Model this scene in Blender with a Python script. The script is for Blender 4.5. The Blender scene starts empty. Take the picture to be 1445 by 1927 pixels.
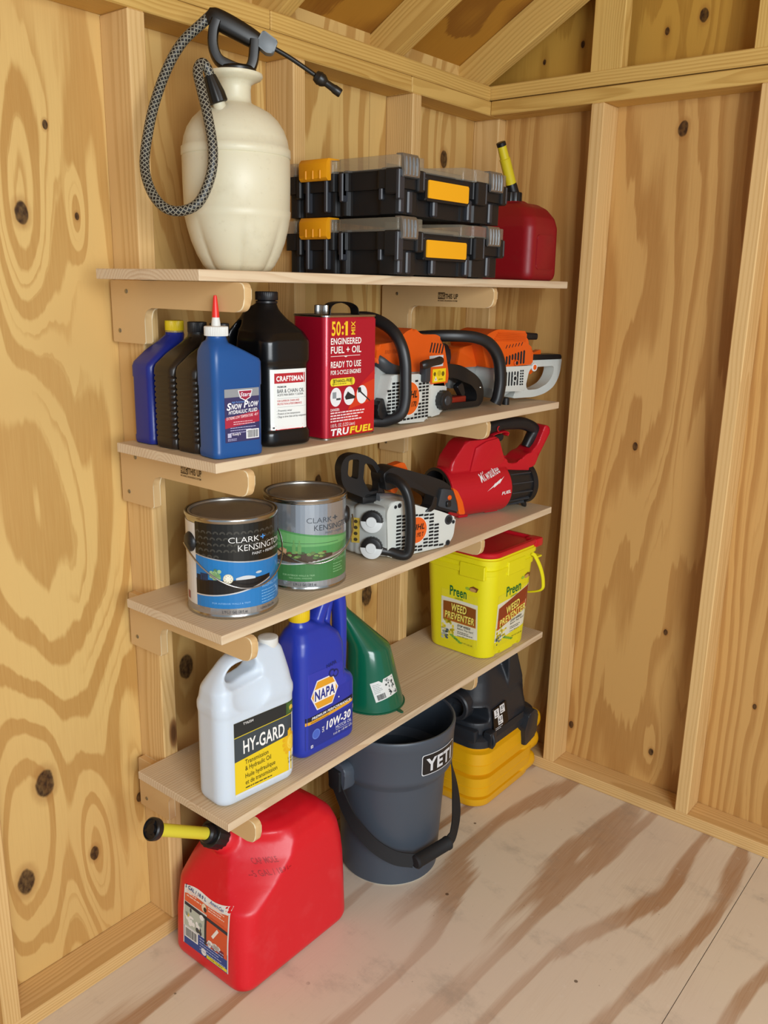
import bpy, bmesh, math, random
from math import pi, sin, cos, radians
from mathutils import Vector, Matrix
from mathutils.bvhtree import BVHTree

S = bpy.context.scene
COL = S.collection
V = Vector

# ------------------------------------------------------------------ camera
cam = bpy.data.cameras.new('camera')
cam.sensor_fit = 'VERTICAL'; cam.sensor_height = 36.0; cam.lens = 1621.234 / 1927 * 36.0
cam.clip_start = 0.05
camo = bpy.data.objects.new('camera', cam); COL.objects.link(camo)
camo.matrix_world = Matrix(((0.62939653, 0.18547515, -0.75462505, -2.3817525),
                            (-0.77683153, 0.17494295, -0.60491962, -1.56287955),
                            (0.01981878, 0.96695084, 0.25419143, 1.51688554),
                            (0, 0, 0, 1)))
S.camera = camo

# ------------------------------------------------------------------ sky, lights, exposure
w = bpy.data.worlds.new('sky'); S.world = w; w.use_nodes = True
bg = w.node_tree.nodes['Background']
bg.inputs[0].default_value = (0.76, 0.88, 1.0, 1); bg.inputs[1].default_value = 0.50

def area(name, loc, target, sx, sy, power, col):
    l = bpy.data.lights.new(name, 'AREA'); l.shape = 'RECTANGLE'; l.size = sx; l.size_y = sy
    l.energy = power; l.color = col
    o = bpy.data.objects.new(name, l); COL.objects.link(o); o.location = loc
    o.rotation_euler = (V(target) - V(loc)).to_track_quat('-Z', 'Y').to_euler()
    return o
# daylight through the open doorway behind the photographer
area('doorway_daylight', (-2.75, -3.3, 1.75), (-0.7, -0.3, 0.7), 1.5, 1.5, 104, (0.92, 0.97, 1.0))

S.view_settings.view_transform = 'Standard'; S.view_settings.look = 'None'
S.view_settings.gamma = 1.0; S.view_settings.use_curve_mapping = False
S.view_settings.exposure = 0.0

# ------------------------------------------------------------------ helpers
def lin(c):
    if isinstance(c, str):
        c = [int(c[i:i + 2], 16) / 255 for i in (0, 2, 4)]
    return tuple((x / 12.92 if x <= 0.04045 else ((x + 0.055) / 1.055) ** 2.4) for x in c[:3]) + (1.0,)

class X:
    """A node socket with arithmetic."""
    def __init__(s, nt, sock): s.nt, s.s = nt, sock
    def _m(s, op, *a, clamp=False):
        n = s.nt.nodes.new('ShaderNodeMath'); n.operation = op; n.use_clamp = clamp
        for i, v in enumerate((s,) + a):
            if isinstance(v, X): s.nt.links.new(v.s, n.inputs[i])
            else: n.inputs[i].default_value = v
        return X(s.nt, n.outputs[0])
    def __add__(s, o): return s._m('ADD', o)
    __radd__ = __add__
    def __sub__(s, o): return s._m('SUBTRACT', o)
    def __rsub__(s, o): return (s * -1.0) + o
    def __mul__(s, o): return s._m('MULTIPLY', o)
    __rmul__ = __mul__
    def __truediv__(s, o): return s._m('DIVIDE', o)
    def pow(s, o): return s._m('POWER', o)
    def sin(s): return s._m('SINE')
    def exp(s): return s._m('EXPONENT')
    def sqrt(s): return s._m('SQRT')
    def fract(s): return s._m('FRACT')
    def abs(s): return s._m('ABSOLUTE')
    def max(s, o): return s._m('MAXIMUM', o)
    def min(s, o): return s._m('MINIMUM', o)
    def clamp(s): return s._m('ADD', 0.0, clamp=True)
    def smooth(s, a, b):
        n = s.nt.nodes.new('ShaderNodeMapRange'); n.interpolation_type = 'SMOOTHSTEP'
        s.nt.links.new(s.s, n.inputs[0]); n.inputs[1].default_value = a; n.inputs[2].default_value = b
        n.inputs[3].default_value = 0.0; n.inputs[4].default_value = 1.0
        if a > b:
            n.inputs[1].default_value = b; n.inputs[2].default_value = a
            n.inputs[3].default_value = 1.0; n.inputs[4].default_value = 0.0
        return X(s.nt, n.outputs[0])

def vec(nt, x, y, z):
    n = nt.nodes.new('ShaderNodeCombineXYZ')
    for i, v in enumerate((x, y, z)):
        if isinstance(v, X): nt.links.new(v.s, n.inputs[i])
        else: n.inputs[i].default_value = v
    return n.outputs[0]
def noise(nt, v, scale=1.0, detail=2.0, rough=0.5, dist=0.0):
    n = nt.nodes.new('ShaderNodeTexNoise'); nt.links.new(v, n.inputs['Vector'])
    n.inputs['Scale'].default_value = scale; n.inputs['Detail'].default_value = detail
    n.inputs['Roughness'].default_value = rough; n.inputs['Distortion'].default_value = dist
    return X(nt, n.outputs[0])
def voro(nt, v, scale=1.0, rnd=1.0):
    n = nt.nodes.new('ShaderNodeTexVoronoi'); nt.links.new(v, n.inputs['Vector'])
    n.inputs['Scale'].default_value = scale; n.inputs['Randomness'].default_value = rnd
    return X(nt, n.outputs['Distance'])
def mixc(nt, f, a, b, mode='MIX'):
    n = nt.nodes.new('ShaderNodeMix'); n.data_type = 'RGBA'; n.blend_type = mode
    for i, v in ((0, f), (6, a), (7, b)):
        if isinstance(v, X): nt.links.new(v.s, n.inputs[i])
        elif isinstance(v, bpy.types.NodeSocket): nt.links.new(v, n.inputs[i])
        else: n.inputs[i].default_value = v if i == 0 else lin(v)
    return n.outputs[2]
def coords(nt, generated=False):
    tc = nt.nodes.new('ShaderNodeTexCoord'); sp = nt.nodes.new('ShaderNodeSeparateXYZ')
    nt.links.new(tc.outputs['Object'], sp.inputs[0])
    return [X(nt, sp.outputs[i]) for i in range(3)]
def newmat(name):
    m = bpy.data.materials.new(name); m.use_nodes = True
    nt = m.node_tree
    return m, nt, nt.nodes['Principled BSDF']

def bump(nt, b, h, strength, dist):
    n = nt.nodes.new('ShaderNodeBump'); nt.links.new(h.s, n.inputs['Height'])
    n.inputs['Strength'].default_value = strength; n.inputs['Distance'].default_value = dist
    nt.links.new(n.outputs[0], b.inputs['Normal'])

def plastic(name, col, rough=0.4, metal=0.0, dirt=0.0, grain=0.0, spec=0.5, coat=0.0, dirtcol='8a7a60', sss=0.0):
    m, nt, b = newmat(name)
    b.inputs['Base Color'].default_value = lin(col); b.inputs['Roughness'].default_value = rough
    b.inputs['Metallic'].default_value = metal; b.inputs['Specular IOR Level'].default_value = spec
    b.inputs['Coat Weight'].default_value = coat
    x, y, z = coords(nt); p = vec(nt, x, y, z)
    if dirt:
        d = noise(nt, p, 14, 5, 0.65).smooth(0.52, 0.78) * dirt + noise(nt, p, 90, 3, 0.6).smooth(0.62, 0.72) * (dirt * 0.6)
        nt.links.new(mixc(nt, d.clamp(), col, dirtcol), b.inputs['Base Color'])
        nt.links.new((d * 0.35 + rough).clamp().s, b.inputs['Roughness'])
    if grain:
        bump(nt, b, noise(nt, p, 900, 2, 0.6) + noise(nt, p, 40, 2) * 2.0, grain, 0.0006)
    if sss:
        b.inputs['Subsurface Weight'].default_value = sss; b.inputs['Subsurface Radius'].default_value = (0.02, 0.016, 0.01)
        b.inputs['Subsurface Scale'].default_value = 0.5
    return m

def flat(name, col, rough=0.5, metal=0.0):
    m, nt, b = newmat(name)
    b.inputs['Base Color'].default_value = lin(col); b.inputs['Roughness'].default_value = rough; b.inputs['Metallic'].default_value = metal
    return m

def lumber(name, light, dark, ring=0.006, contrast=0.55, knots=True, knot_size=0.085, rough=0.6):
    """Sawn softwood, solid rings about a pith running along local X."""
    m, nt, b = newmat(name)
    x, y, z = coords(nt)
    oi = nt.nodes.new('ShaderNodeObjectInfo'); R = X(nt, oi.outputs['Random'])
    r2 = (R * 97.13).fract(); r3 = (R * 531.7).fract()
    xs = x + R * 37.0
    wob = noise(nt, vec(nt, xs * 1.3, y * 9.0 + r2 * 9.0, z * 9.0), 1.0, 2.0) - 0.5
    wob2 = noise(nt, vec(nt, xs * 3.0, r3 * 20.0, 0.0), 1.0, 2.0) - 0.5
    cy = y + (r2 - 0.5) * 0.09 + wob * 0.030 + wob2 * 0.016
    cz = z + (r3 - 0.5) * 0.12 + 0.035 + wob * 0.020
    kp = vec(nt, xs * 1.6, (y + r2) * 5.0, (z + r3) * 5.0)
    kd = voro(nt, kp)
    r = (cy * cy + cz * cz).sqrt()
    if knots:
        r = r + (kd * kd * -14.0).exp() * 0.012
    f = (r / ring).fract()
    band = f.smooth(0.25, 0.82) * f.smooth(1.0, 0.90)
    fibre = noise(nt, vec(nt, xs * 6.0, y * 260.0, z * 260.0), 1.0, 2.0)
    tone = noise(nt, vec(nt, xs * 1.0, y * 12.0, z * 12.0), 1.0, 2.0)
    k = (band * contrast + (fibre - 0.5) * 0.5 + (tone - 0.5) * 0.7 + (r2 - 0.5) * 0.22).clamp()
    c = mixc(nt, k, light, dark)
    if knots:
        km = kd.smooth(knot_size, knot_size * 0.62)
        c = mixc(nt, km * 0.85, c, '8a5a30')
        c = mixc(nt, kd.smooth(knot_size * 0.75, knot_size * 0.3) * 0.8, c, '4f2f1a')
    nt.links.new(c, b.inputs['Base Color'])
    b.inputs['Roughness'].default_value = rough; b.inputs['Specular IOR Level'].default_value = 0.3
    bump(nt, b, fibre * 0.6 + band * -0.5, 0.25, 0.0006)
    return m

def plywood(name, u, v, light, dark, fu, fv, G, N, knots=(), amp=1.0, thresh=(0.42, 0.8), contrast=0.8, tint=None,
            rough=0.55, seed=0.0, specks=0.0, comb=0.22, soft=0.93, kamp=1.0, lines2=0.0, fine=0.0, smudge=0.0):
    """Rotary-cut softwood veneer: contour bands of a stretched height field that swirl about each knot."""
    m, nt, b = newmat(name)
    co = coords(nt); U, W = co[u], co[v]
    n1 = noise(nt, vec(nt, U * fu + seed, W * fv, seed), 1.0, 1.6, 0.45, 0.25)
    n2 = noise(nt, vec(nt, U * fu * 5.0, W * fv * 4.0 + seed, 3.0), 1.0, 2.0) - 0.5
    n3 = noise(nt, vec(nt, U * 110.0, W * 7.0, 9.0), 1.0, 2.0) - 0.5
    H = U * G + (n1 - 0.5) * (N * amp) + n2 * (0.5 if not fine else 0.9) + n3 * comb
    kmask = None; halo = None
    edge = noise(nt, vec(nt, U * 42.0, W * 30.0, 1.0), 1.0, 2.0) - 0.5
    for (ku, kv, rad, a) in knots:
        du = (U - ku) * (1.0 / rad); dv = (W - kv) * (1.0 / rad)
        d2 = (du * du + dv * dv * 0.42) * 1.5
        dd = du * du * 0.10 + dv * dv * 0.007
        H = H + (dd * -1.0).exp() * (a * kamp)
        core = (d2 + edge * 0.9).smooth(1.15, 0.7)
        hl = (d2 + edge * 1.6).smooth(3.2, 0.8)
        kmask = core if kmask is None else kmask.max(core)
        halo = hl if halo is None else halo.max(hl)
    f = H.fract()
    band = f.smooth(thresh[0], thresh[1]) * f.smooth(1.0, soft)
    if lines2:
        f2 = (H * 3.0 + n2 * 0.8).fract()
        zone = noise(nt, vec(nt, U * 4.5, W * 0.7, 31.0), 1.0, 1.0).smooth(0.44, 0.60)
        band = band.max(f2.smooth(0.55, 0.86) * f2.smooth(1.0, 0.9) * zone * lines2)
    tone = noise(nt, vec(nt, U * 2.2, W * 1.1, 5.0), 1.0, 3.0)
    fib = noise(nt, vec(nt, U * 260.0, W * 8.0, 2.0), 1.0, 2.0)
    k = (band * contrast + (fib - 0.5) * 0.42 + (tone - 0.5) * 0.55).clamp()
    c = mixc(nt, k, light, dark)
    if tint:
        c = mixc(nt, noise(nt, vec(nt, U * 1.6 + 4.0, W * 1.3, 8.0), 1.0, 2.0).smooth(0.42, 0.68) * 0.55, c, tint)
    if kmask is not None:
        c = mixc(nt, halo * 0.42, c, '98632c')
        kk = noise(nt, vec(nt, U * 110.0, W * 70.0, 4.0), 1.0, 3.0).smooth(0.3, 0.7)
        c = mixc(nt, kmask * (kk * 0.22 + 0.74), c, '2a150b')
    if smudge:
        s = noise(nt, vec(nt, U * 5.0, W * 7.0, 11.0), 1.0, 6.0, 0.7).smooth(0.52, 0.75) * smudge
        c = mixc(nt, s, c, '8d8478')
        s2 = noise(nt, vec(nt, U * 26.0, W * 26.0, 15.0), 1.0, 5.0, 0.7).smooth(0.6, 0.75) * (smudge * 0.8)
        c = mixc(nt, s2, c, 'e6dccf')
    if specks:
        sp = voro(nt, vec(nt, U, W, 0.0), 9.0)
        big = noise(nt, vec(nt, U * 4.0, W * 4.0, 21.0), 1.0, 2.0).smooth(0.40, 0.50)
        c = mixc(nt, sp.smooth(0.050, 0.035) * big * specks, c, '4a3524')
        sp = voro(nt, vec(nt, U + 3.3, W, 0.0), 27.0)
        c = mixc(nt, sp.smooth(0.05, 0.03) * big * (specks * 0.6), c, '6b543c')
    nt.links.new(c, b.inputs['Base Color'])
    b.inputs['Roughness'].default_value = rough; b.inputs['Specular IOR Level'].default_value = 0.3
    bump(nt, b, fib * 0.5 + band * -0.6, 0.22, 0.0008)
    return m

# ------------------------------------------------------------------ geometry helpers
def newbm(): return bmesh.new()

def finish(name, bm, mats, parent=None, smooth=30, recalc=True, loc=None, rotz=0.0):
    if recalc: bmesh.ops.recalc_face_normals(bm, faces=bm.faces)
    me = bpy.data.meshes.new(name); bm.to_mesh(me); bm.free()
    for m in (mats if isinstance(mats, (list, tuple)) else [mats]): me.materials.append(m)
    if smooth:
        me.shade_smooth()
        me.set_sharp_from_angle(angle=radians(smooth))
    o = bpy.data.objects.new(name, me); COL.objects.link(o)
    if parent: o.parent = parent
    if loc: o.location = loc
    if rotz: o.rotation_euler = (0, 0, rotz)
    return o

def thing(name, label, cat, loc=(0, 0, 0), rotz=0.0, group=None):
    o = bpy.data.objects.new(name, None); COL.objects.link(o); o.empty_display_size = 0.05
    o.location = loc; o.rotation_euler = (0, 0, rotz)
    o['label'] = label; o['category'] = cat
    if group: o['group'] = group
    return o

def setting(name):
    o = bpy.data.objects.new(name, None); COL.objects.link(o); o['kind'] = 'structure'; return o

def box(bm, lo, hi, bev=0.0, seg=2, mi=0, M=None):
    r = bmesh.ops.create_cube(bm, size=1.0)
    vs = r['verts']
    lo, hi = V(lo), V(hi)
    for v in vs: v.co = V(((lo[i] + hi[i]) / 2 + v.co[i] * (hi[i] - lo[i]) for i in range(3)))
    fs = set(f for v in vs for f in v.link_faces)
    if bev:
        es = list(set(e for v in vs for e in v.link_edges))
        r = bmesh.ops.bevel(bm, geom=es, offset=bev, segments=seg, profile=0.5, affect='EDGES', clamp_overlap=True)
        fs = set(f for f in r['faces']) | set(f for f in fs if f.is_valid)
        vs = set(v for f in fs for v in f.verts)
    for f in fs: f.material_index = mi
    if M is not None:
        for v in set(v for f in fs for v in f.verts): v.co = M @ v.co
    return fs

def loft(bm, rings, cap0=True, cap1=True, mi=0, close=True):
    rows = [[bm.verts.new(p) for p in r] for r in rings]
    n = len(rows[0]); out = []
    for a, b in zip(rows, rows[1:]):
        for i in range(n if close else n - 1):
            j = (i + 1) % n
            out.append(bm.faces.new((a[i], a[j], b[j], b[i])))
    if cap0: out.append(bm.faces.new(rows[0][::-1]))
    if cap1: out.append(bm.faces.new(rows[-1]))
    for f in out: f.material_index = mi
    return out

def rrect(w, d, r, cx=0.0, cy=0.0, z=0.0, n=6):
    """rounded rectangle ring; r may be one radius or four (++, -+, --, +-)"""
    rs = r if isinstance(r, (tuple, list)) else (r,) * 4
    out = []
    for k, (sx, sy) in enumerate(((1, 1), (-1, 1), (-1, -1), (1, -1))):
        q = max(1e-4, min(rs[k], w / 2 - 1e-4, d / 2 - 1e-4))
        for i in range(n + 1):
            a = pi / 2 * k + pi / 2 * i / n
            out.append(V((cx + sx * (w / 2 - q) + q * cos(a), cy + sy * (d / 2 - q) + q * sin(a), z)))
    return out

def circ(r, cx=0.0, cy=0.0, z=0.0, n=32, ry=None):
    return [V((cx + r * cos(2 * pi * i / n), cy + (ry or r) * sin(2 * pi * i / n), z)) for i in range(n)]

def lathe(bm, prof, cx=0.0, cy=0.0, n=40, mi=0, cap0=True, cap1=True, M=None):
    rings = [circ(r, cx, cy, z, n) for r, z in prof]
    if M is not None: rings = [[M @ p for p in r] for r in rings]
    return loft(bm, rings, cap0, cap1, mi)

def spline(pts, k=8):
    P = [V(p) for p in pts]; P = [2 * P[0] - P[1]] + P + [2 * P[-1] - P[-2]]
    out = []
    for i in range(1, len(P) - 2):
        for j in range(k):
            t = j / k
            a, b, c, d = P[i - 1], P[i], P[i + 1], P[i + 2]
            out.append(0.5 * ((2 * b) + (c - a) * t + (2 * a - 5 * b + 4 * c - d) * t * t + (3 * b - a - 3 * c + d) * t ** 3))
    out.append(P[-2]); return out

def tube(bm, pts, r, n=12, cap=True, mi=0, flatten=None, up=None, k=None, sq=None):
    """tube along pts; r a number or one per point; flatten=(a,b) gives an elliptic section, sq a superellipse power"""
    if k: 
        if isinstance(r, (list, tuple)):
            rr = spline([(x, 0, 0) for x in r], k); r = [q.x for q in rr]
        pts = spline(pts, k)
    P = [V(p) for p in pts]; rings = []
    t0 = (P[1] - P[0]).normalized()
    u = V(up) if up else (V((0, 0, 1)) if abs(t0.z) < 0.9 else V((1, 0, 0)))
    nrm = (u - t0 * u.dot(t0)).normalized()
    for i, p in enumerate(P):
        t = (P[min(i + 1, len(P) - 1)] - P[max(i - 1, 0)]).normalized()
        nrm = (nrm - t * nrm.dot(t)).normalized(); bn = t.cross(nrm)
        rad = r[i] if isinstance(r, (list, tuple)) else r
        fa, fb = flatten or (1, 1)
        ring = []
        for j in range(n):
            a = 2 * pi * j / n; c, s = cos(a), sin(a)
            if sq: c = math.copysign(abs(c) ** (2 / sq), c); s = math.copysign(abs(s) ** (2 / sq), s)
            ring.append(p + nrm * (c * rad * fa) + bn * (s * rad * fb))
        rings.append(ring)
    return loft(bm, rings, cap, cap, mi)

def prism(bm, poly, t0, t1, axis='y', bev=0.0, seg=2, mi=0, M=None):
    """extrude a 2-D outline: axis y -> (u,z) outline, x -> (y,z), z -> (x,y); bevels the two rims"""
    def P(p, t):
        if axis == 'y': return V((p[0], t, p[1]))
        if axis == 'x': return V((t, p[0], p[1]))
        return V((p[0], p[1], t))
    a = [bm.verts.new(P(p, t0)) for p in poly]; b = [bm.verts.new(P(p, t1)) for p in poly]
    f0 = bm.faces.new(a[::-1]); f1 = bm.faces.new(b); out = [f0, f1]
    n = len(poly)
    for i in range(n):
        j = (i + 1) % n; out.append(bm.faces.new((a[i], a[j], b[j], b[i])))
    if bev:
        es = list(set(f0.edges) | set(f1.edges))
        r = bmesh.ops.bevel(bm, geom=es, offset=bev, segments=seg, profile=0.5, affect='EDGES', clamp_overlap=True)
        out = list(set(r['faces']) | set(f for f in out if f.is_valid))
    for f in out: f.material_index = mi
    if M is not None:
        for v in set(v for f in out for v in f.verts): v.co = M @ v.co
    return out

def rpoly(pts, r, n=4):
    """round the corners of a polygon; r one radius or one per corner"""
    out = []; N = len(pts)
    for i in range(N):
        p = V(pts[i]).to_2d(); a = V(pts[i - 1]).to_2d(); b = V(pts[(i + 1) % N]).to_2d()
        q = r[i] if isinstance(r, (list, tuple)) else r
        da, db = (a - p), (b - p); q1 = min(q, da.length * 0.48, db.length * 0.48)
        if q1 < 1e-5: out.append(p); continue
        s, e = p + da.normalized() * q1, p + db.normalized() * q1
        for k in range(n + 1):
            t = k / n; out.append(s * (1 - t) ** 2 + p * (2 * t * (1 - t)) + e * t * t)
    return out

def ev(o):
    """bake an object's modifiers into its mesh"""
    dg = bpy.context.evaluated_depsgraph_get(); dg.update()
    me = bpy.data.meshes.new_from_object(o.evaluated_get(dg)); old = o.data
    o.modifiers.clear(); o.data = me; bpy.data.meshes.remove(old)
    return o

def tmp(bm, recalc=True):
    if recalc: bmesh.ops.recalc_face_normals(bm, faces=bm.faces)
    me = bpy.data.meshes.new('tmp'); bm.to_mesh(me); bm.free()
    o = bpy.data.objects.new('tmp', me); COL.objects.link(o); return o

def cut(o, cutters, op='DIFFERENCE'):
    for c in cutters:
        md = o.modifiers.new('b', 'BOOLEAN'); md.object = c; md.operation = op; md.solver = 'EXACT'
    ev(o)
    for c in cutters:
        me = c.data; bpy.data.objects.remove(c); bpy.data.meshes.remove(me)
    return o

def blob(name, bm, mats, parent, voxel=0.004, smooth=8, cutters=(), angle=60, late=()):
    """blow-moulded shape: voxel union of overlapping solids, then smoothed"""
    o = tmp(bm)
    if cutters: cut(o, list(cutters))
    md = o.modifiers.new('r', 'REMESH'); md.mode = 'VOXEL'; md.voxel_size = voxel
    sm = o.modifiers.new('s', 'SMOOTH'); sm.iterations = smooth; sm.factor = 0.5
    ev(o)
    if late: cut(o, list(late))
    me = o.data; bpy.data.objects.remove(o); me.name = name
    me.materials.clear()
    for m in (mats if isinstance(mats, (list, tuple)) else [mats]): me.materials.append(m)
    for p in me.polygons: p.material_index = 0
    me.shade_smooth()
    if angle < 90: me.set_sharp_from_angle(angle=radians(angle))
    q = bpy.data.objects.new(name, me); COL.objects.link(q); q.parent = parent
    return q
# ------------------------------------------------------------------ wood
FRAME = lumber('sawn_framing_pine', 'dcb77c', 'bd9253', ring=0.0065, contrast=0.5, knot_size=0.075)
FRAMEY = lumber('sawn_roof_pine', 'd6b064', 'b2863e', ring=0.0065, contrast=0.5, knot_size=0.07)
BOARD = lumber('shelf_pine', 'd9c4a4', 'bd9c78', ring=0.007, contrast=0.45, knot_size=0.05)
PLY = plastic('birch_ply', 'd3b07c', 0.55, grain=0.2)
PLYEDGE = plastic('birch_ply_edge', 'e0cda6', 0.6)

D, T, ZT = 0.089, 0.038, 1.9993

def plank(name, parent, a, b, w, t, side=(0, 0, 1), mat=None, bev=0.0025):
    """board from a to b (centre line), w across 'side', t across the third axis; its grain runs along local X"""
    a, b = V(a), V(b); x = (b - a).normalized(); y = V(side); y = (y - x * y.dot(x)).normalized(); z = x.cross(y)
    L = (b - a).length
    bm = newbm(); box(bm, (-L / 2, -w / 2, -t / 2), (L / 2, w / 2, t / 2), bev, 1)
    o = finish(name, bm, mat or FRAME, parent, smooth=0)
    M = Matrix((x, y, z)).transposed().to_4x4(); M.translation = (a + b) / 2
    o.matrix_local = M
    return o

def stud(parent, x0, y0, x1, y1, z0, z1, mat=None):
    """upright between the rectangle corners"""
    w, t = abs(y1 - y0), abs(x1 - x0)
    return plank('stud', parent, ((x0 + x1) / 2, (y0 + y1) / 2, z0), ((x0 + x1) / 2, (y0 + y1) / 2, z1), w, t, (0, 1, 0), mat)

LW = plywood('wall_left_plywood', 0, 2, 'd9b571', 'b38443', 3.8, 0.62, 6.5, 8.5,
             knots=((-1.509, 1.633, .017, 2.2), (-1.396, 1.634, .006, 1.6), (-1.449, 1.79, .007, .2), (-1.562, .481, .026, 2.6),
                    (-1.623, .274, .024, 2.4), (-1.46, .254, .014, 2.4), (-1.334, .336, .010, 1.2), (-.507, .616, .028, 2.2),
                    (-1.183, .618, .026, 2.2), (-.187, 1.876, .020, 2.0), (-.36, 1.02, .03, 2.2), (-.72, 1.0, .016, 1.6), (-1.06, 1.66, .01, 1.4)),
             thresh=(0.52, 0.60), contrast=0.74, seed=3.7, tint='cba060', comb=.10, soft=.90, kamp=.85, lines2=.75)
RW = plywood('wall_right_plywood', 1, 2, 'cb9f5f', 'a6743a', 3.6, 0.5, 15.0, 10.0,
             knots=((-.631, 1.929, .017, .6), (-.583, 1.08, .010, .4), (-.456, .142, .011, 1.6), (-.73, .541, .008, .6), (-.726, .145, .010, 1.8),
                    (-1.003, .393, .007, .5)), thresh=(0.35, 0.75), contrast=0.66, seed=11.3, fine=1.0, kamp=.6, lines2=.6)
RG = plywood('gable_plywood', 1, 2, 'c2943f', '966722', 3.0, 0.6, 5.0, 5.0,
             knots=((-.656, 2.193, .014, 2.0), (-.563, 2.17, .008, 1.0), (-.324, 2.172, .008, .8), (-.207, 2.142, .006, .6)), thresh=(0.35, 0.8), contrast=0.5, seed=7.7)
ROOFP = plywood('roof_plywood', 0, 1, 'b5822f', '85541d', 1.6, 2.4, 2.0, 6.0, knots=((-.8, -.3, .02, 2.0), (-.35, -.35, .02, 2.0)), thresh=(0.3, 0.85), contrast=0.75, seed=2.1)
FLOORP = plywood('floor_plywood', 1, 0, 'dccdb6', 'aa835f', 3.2, 0.55, 6.0, 3.4, knots=(), thresh=(0.64, 0.71), contrast=0.85, seed=5.2,
                 specks=0.8, comb=.10, soft=.86, smudge=0.42, rough=0.5, tint='d8c7b6')

# ------------------------------------------------------------------ left wall (carries the shelves)
wl = setting('wall_left')
def sheet(name, parent, lo, hi, mat):
    bm = newbm(); box(bm, lo, hi); return finish(name, bm, mat, parent, smooth=0)
sheet('sheathing_panel', wl, (-0.5245, 0, -0.02), (0.012, 0.012, 2.2), LW)
sheet('sheathing_panel', wl, (-1.745, 0, -0.02), (-0.5275, 0.012, 2.2), LW)
sheet('sheathing_panel', wl, (-3.2, 0, -0.02), (-1.748, 0.012, 2.2), LW)
for x in (-1.7412, -1.3211, -0.894, -0.458):
    stud(wl, x, -D, x + T, 0, T, ZT)
stud(wl, -T, -D, 0, 0, T, ZT)
for x in (-2.17, -2.6, -3.03): stud(wl, x, -D, x + T, 0, T, ZT)
plank('bottom_plate', wl, (-3.2, -D / 2, T / 2), (0, -D / 2, T / 2), D, T, (0, 1, 0))
plank('top_plate', wl, (-0.462, -D / 2, ZT + T / 2), (-0.0005, -D / 2, ZT + T / 2), D, T, (0, 1, 0), FRAMEY)
plank('top_plate', wl, (-3.2, -D / 2, ZT + T / 2), (-0.4635, -D / 2, ZT + T / 2), D, T, (0, 1, 0), FRAMEY)
plank('top_plate', wl, (-0.96, -D / 2, ZT + 1.5 * T + .001), (-D - .001, -D / 2, ZT + 1.5 * T + .001), D, T, (0, 1, 0), FRAMEY)
plank('top_plate', wl, (-3.2, -D / 2, ZT + 1.5 * T + .001), (-0.962, -D / 2, ZT + 1.5 * T + .001), D, T, (0, 1, 0), FRAMEY)

# ------------------------------------------------------------------ right wall and its gable
wr = setting('wall_right')
sheet('sheathing_panel', wr, (0, -0.8405, -0.02), (0.012, 0, 2.02), RW)
sheet('sheathing_panel', wr, (0, -3.2, -0.02), (0.012, -0.8435, 2.02), RW)
for y in (-0.4073, -0.8447, -1.28, -1.72, -2.15, -2.6, -3.05):
    stud(wr, -D, y - T, 0, y, T, ZT)
plank('bottom_plate', wr, (-D / 2, -D - .001, T / 2), (-D / 2, -3.2, T / 2), D, T, (1, 0, 0))
plank('top_plate', wr, (-D / 2, -D - .001, ZT + T / 2), (-D / 2, -3.2, ZT + T / 2), D, T, (1, 0, 0), FRAMEY)
plank('top_plate', wr, (-D / 2, 0, ZT + 1.5 * T + .003), (-D / 2, -3.2, ZT + 1.5 * T + .003), D, T, (1, 0, 0), FRAMEY)
def gstud(y0, y1):
    plank('gable_stud', wr, (-D + T / 2, (y0 + y1) / 2, ZT + 2 * T), (-D + T / 2, (y0 + y1) / 2, 2.85), y1 - y0, T, (0, 1, 0), FRAMEY)
for y in (-0.396, -0.817, -1.24): gstud(y - D, y)
bm = newbm()
prism(bm, [(0.0, 2.0215), (-3.2, 2.0215), (-3.2, 2.14), (-1.6, 3.09), (0.0, 2.12)], 0.0, 0.012, 'x')
finish('gable_panel', bm, RG, wr, smooth=0)

# ------------------------------------------------------------------ roof seen from below
rf = setting('ceiling')
SL = 0.568; A0 = math.atan(SL); DV = 0.089 / cos(A0)
def rafter(xc):
    y0, y1 = 0.012, -1.6
    zb = lambda y: 2.0825 + SL * (-0.089 - y)
    plank('rafter', rf, (xc, y0, zb(y0) + DV / 2), (xc, y1, zb(y1) + DV / 2), 0.089, T, (0, SL, 1), FRAMEY)
for xc in (-0.109, -0.509, -0.912, -1.315, -1.72, -2.12, -2.53, -2.93): rafter(xc)
def roof_sheet(x0, x1):
    bm = newbm(); L = math.hypot(1.75, 1.75 * SL)
    box(bm, (-(x1 - x0) / 2, -L / 2, 0), ((x1 - x0) / 2, L / 2, 0.012))
    o = finish('roof_panel', bm, ROOFP, rf, smooth=0)
    yc = (0.15 - 1.6) / 2
    o.location = ((x0 + x1) / 2, yc, 2.0825 + SL * (-0.089 - yc) + DV + 0.0005); o.rotation_euler = (-A0, 0, 0)
roof_sheet(-1.2, 0.1); roof_sheet(-3.2, -1.203)
bm = newbm(); box(bm, (-3.2, -3.3, 3.0), (0.1, -1.6, 3.02)); finish('roof_panel', bm, ROOFP, rf, smooth=0)

# ------------------------------------------------------------------ floor
fl = setting('floor')
bm = newbm(); box(bm, (-3.2, -1.0995, -0.019), (0.012, 0.012, 0)); finish('floor_panel', bm, FLOORP, fl, smooth=0)
bm = newbm(); box(bm, (-3.2, -3.2, -0.019), (0.012, -1.1015, 0)); finish('floor_panel', bm, FLOORP, fl, smooth=0)

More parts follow.
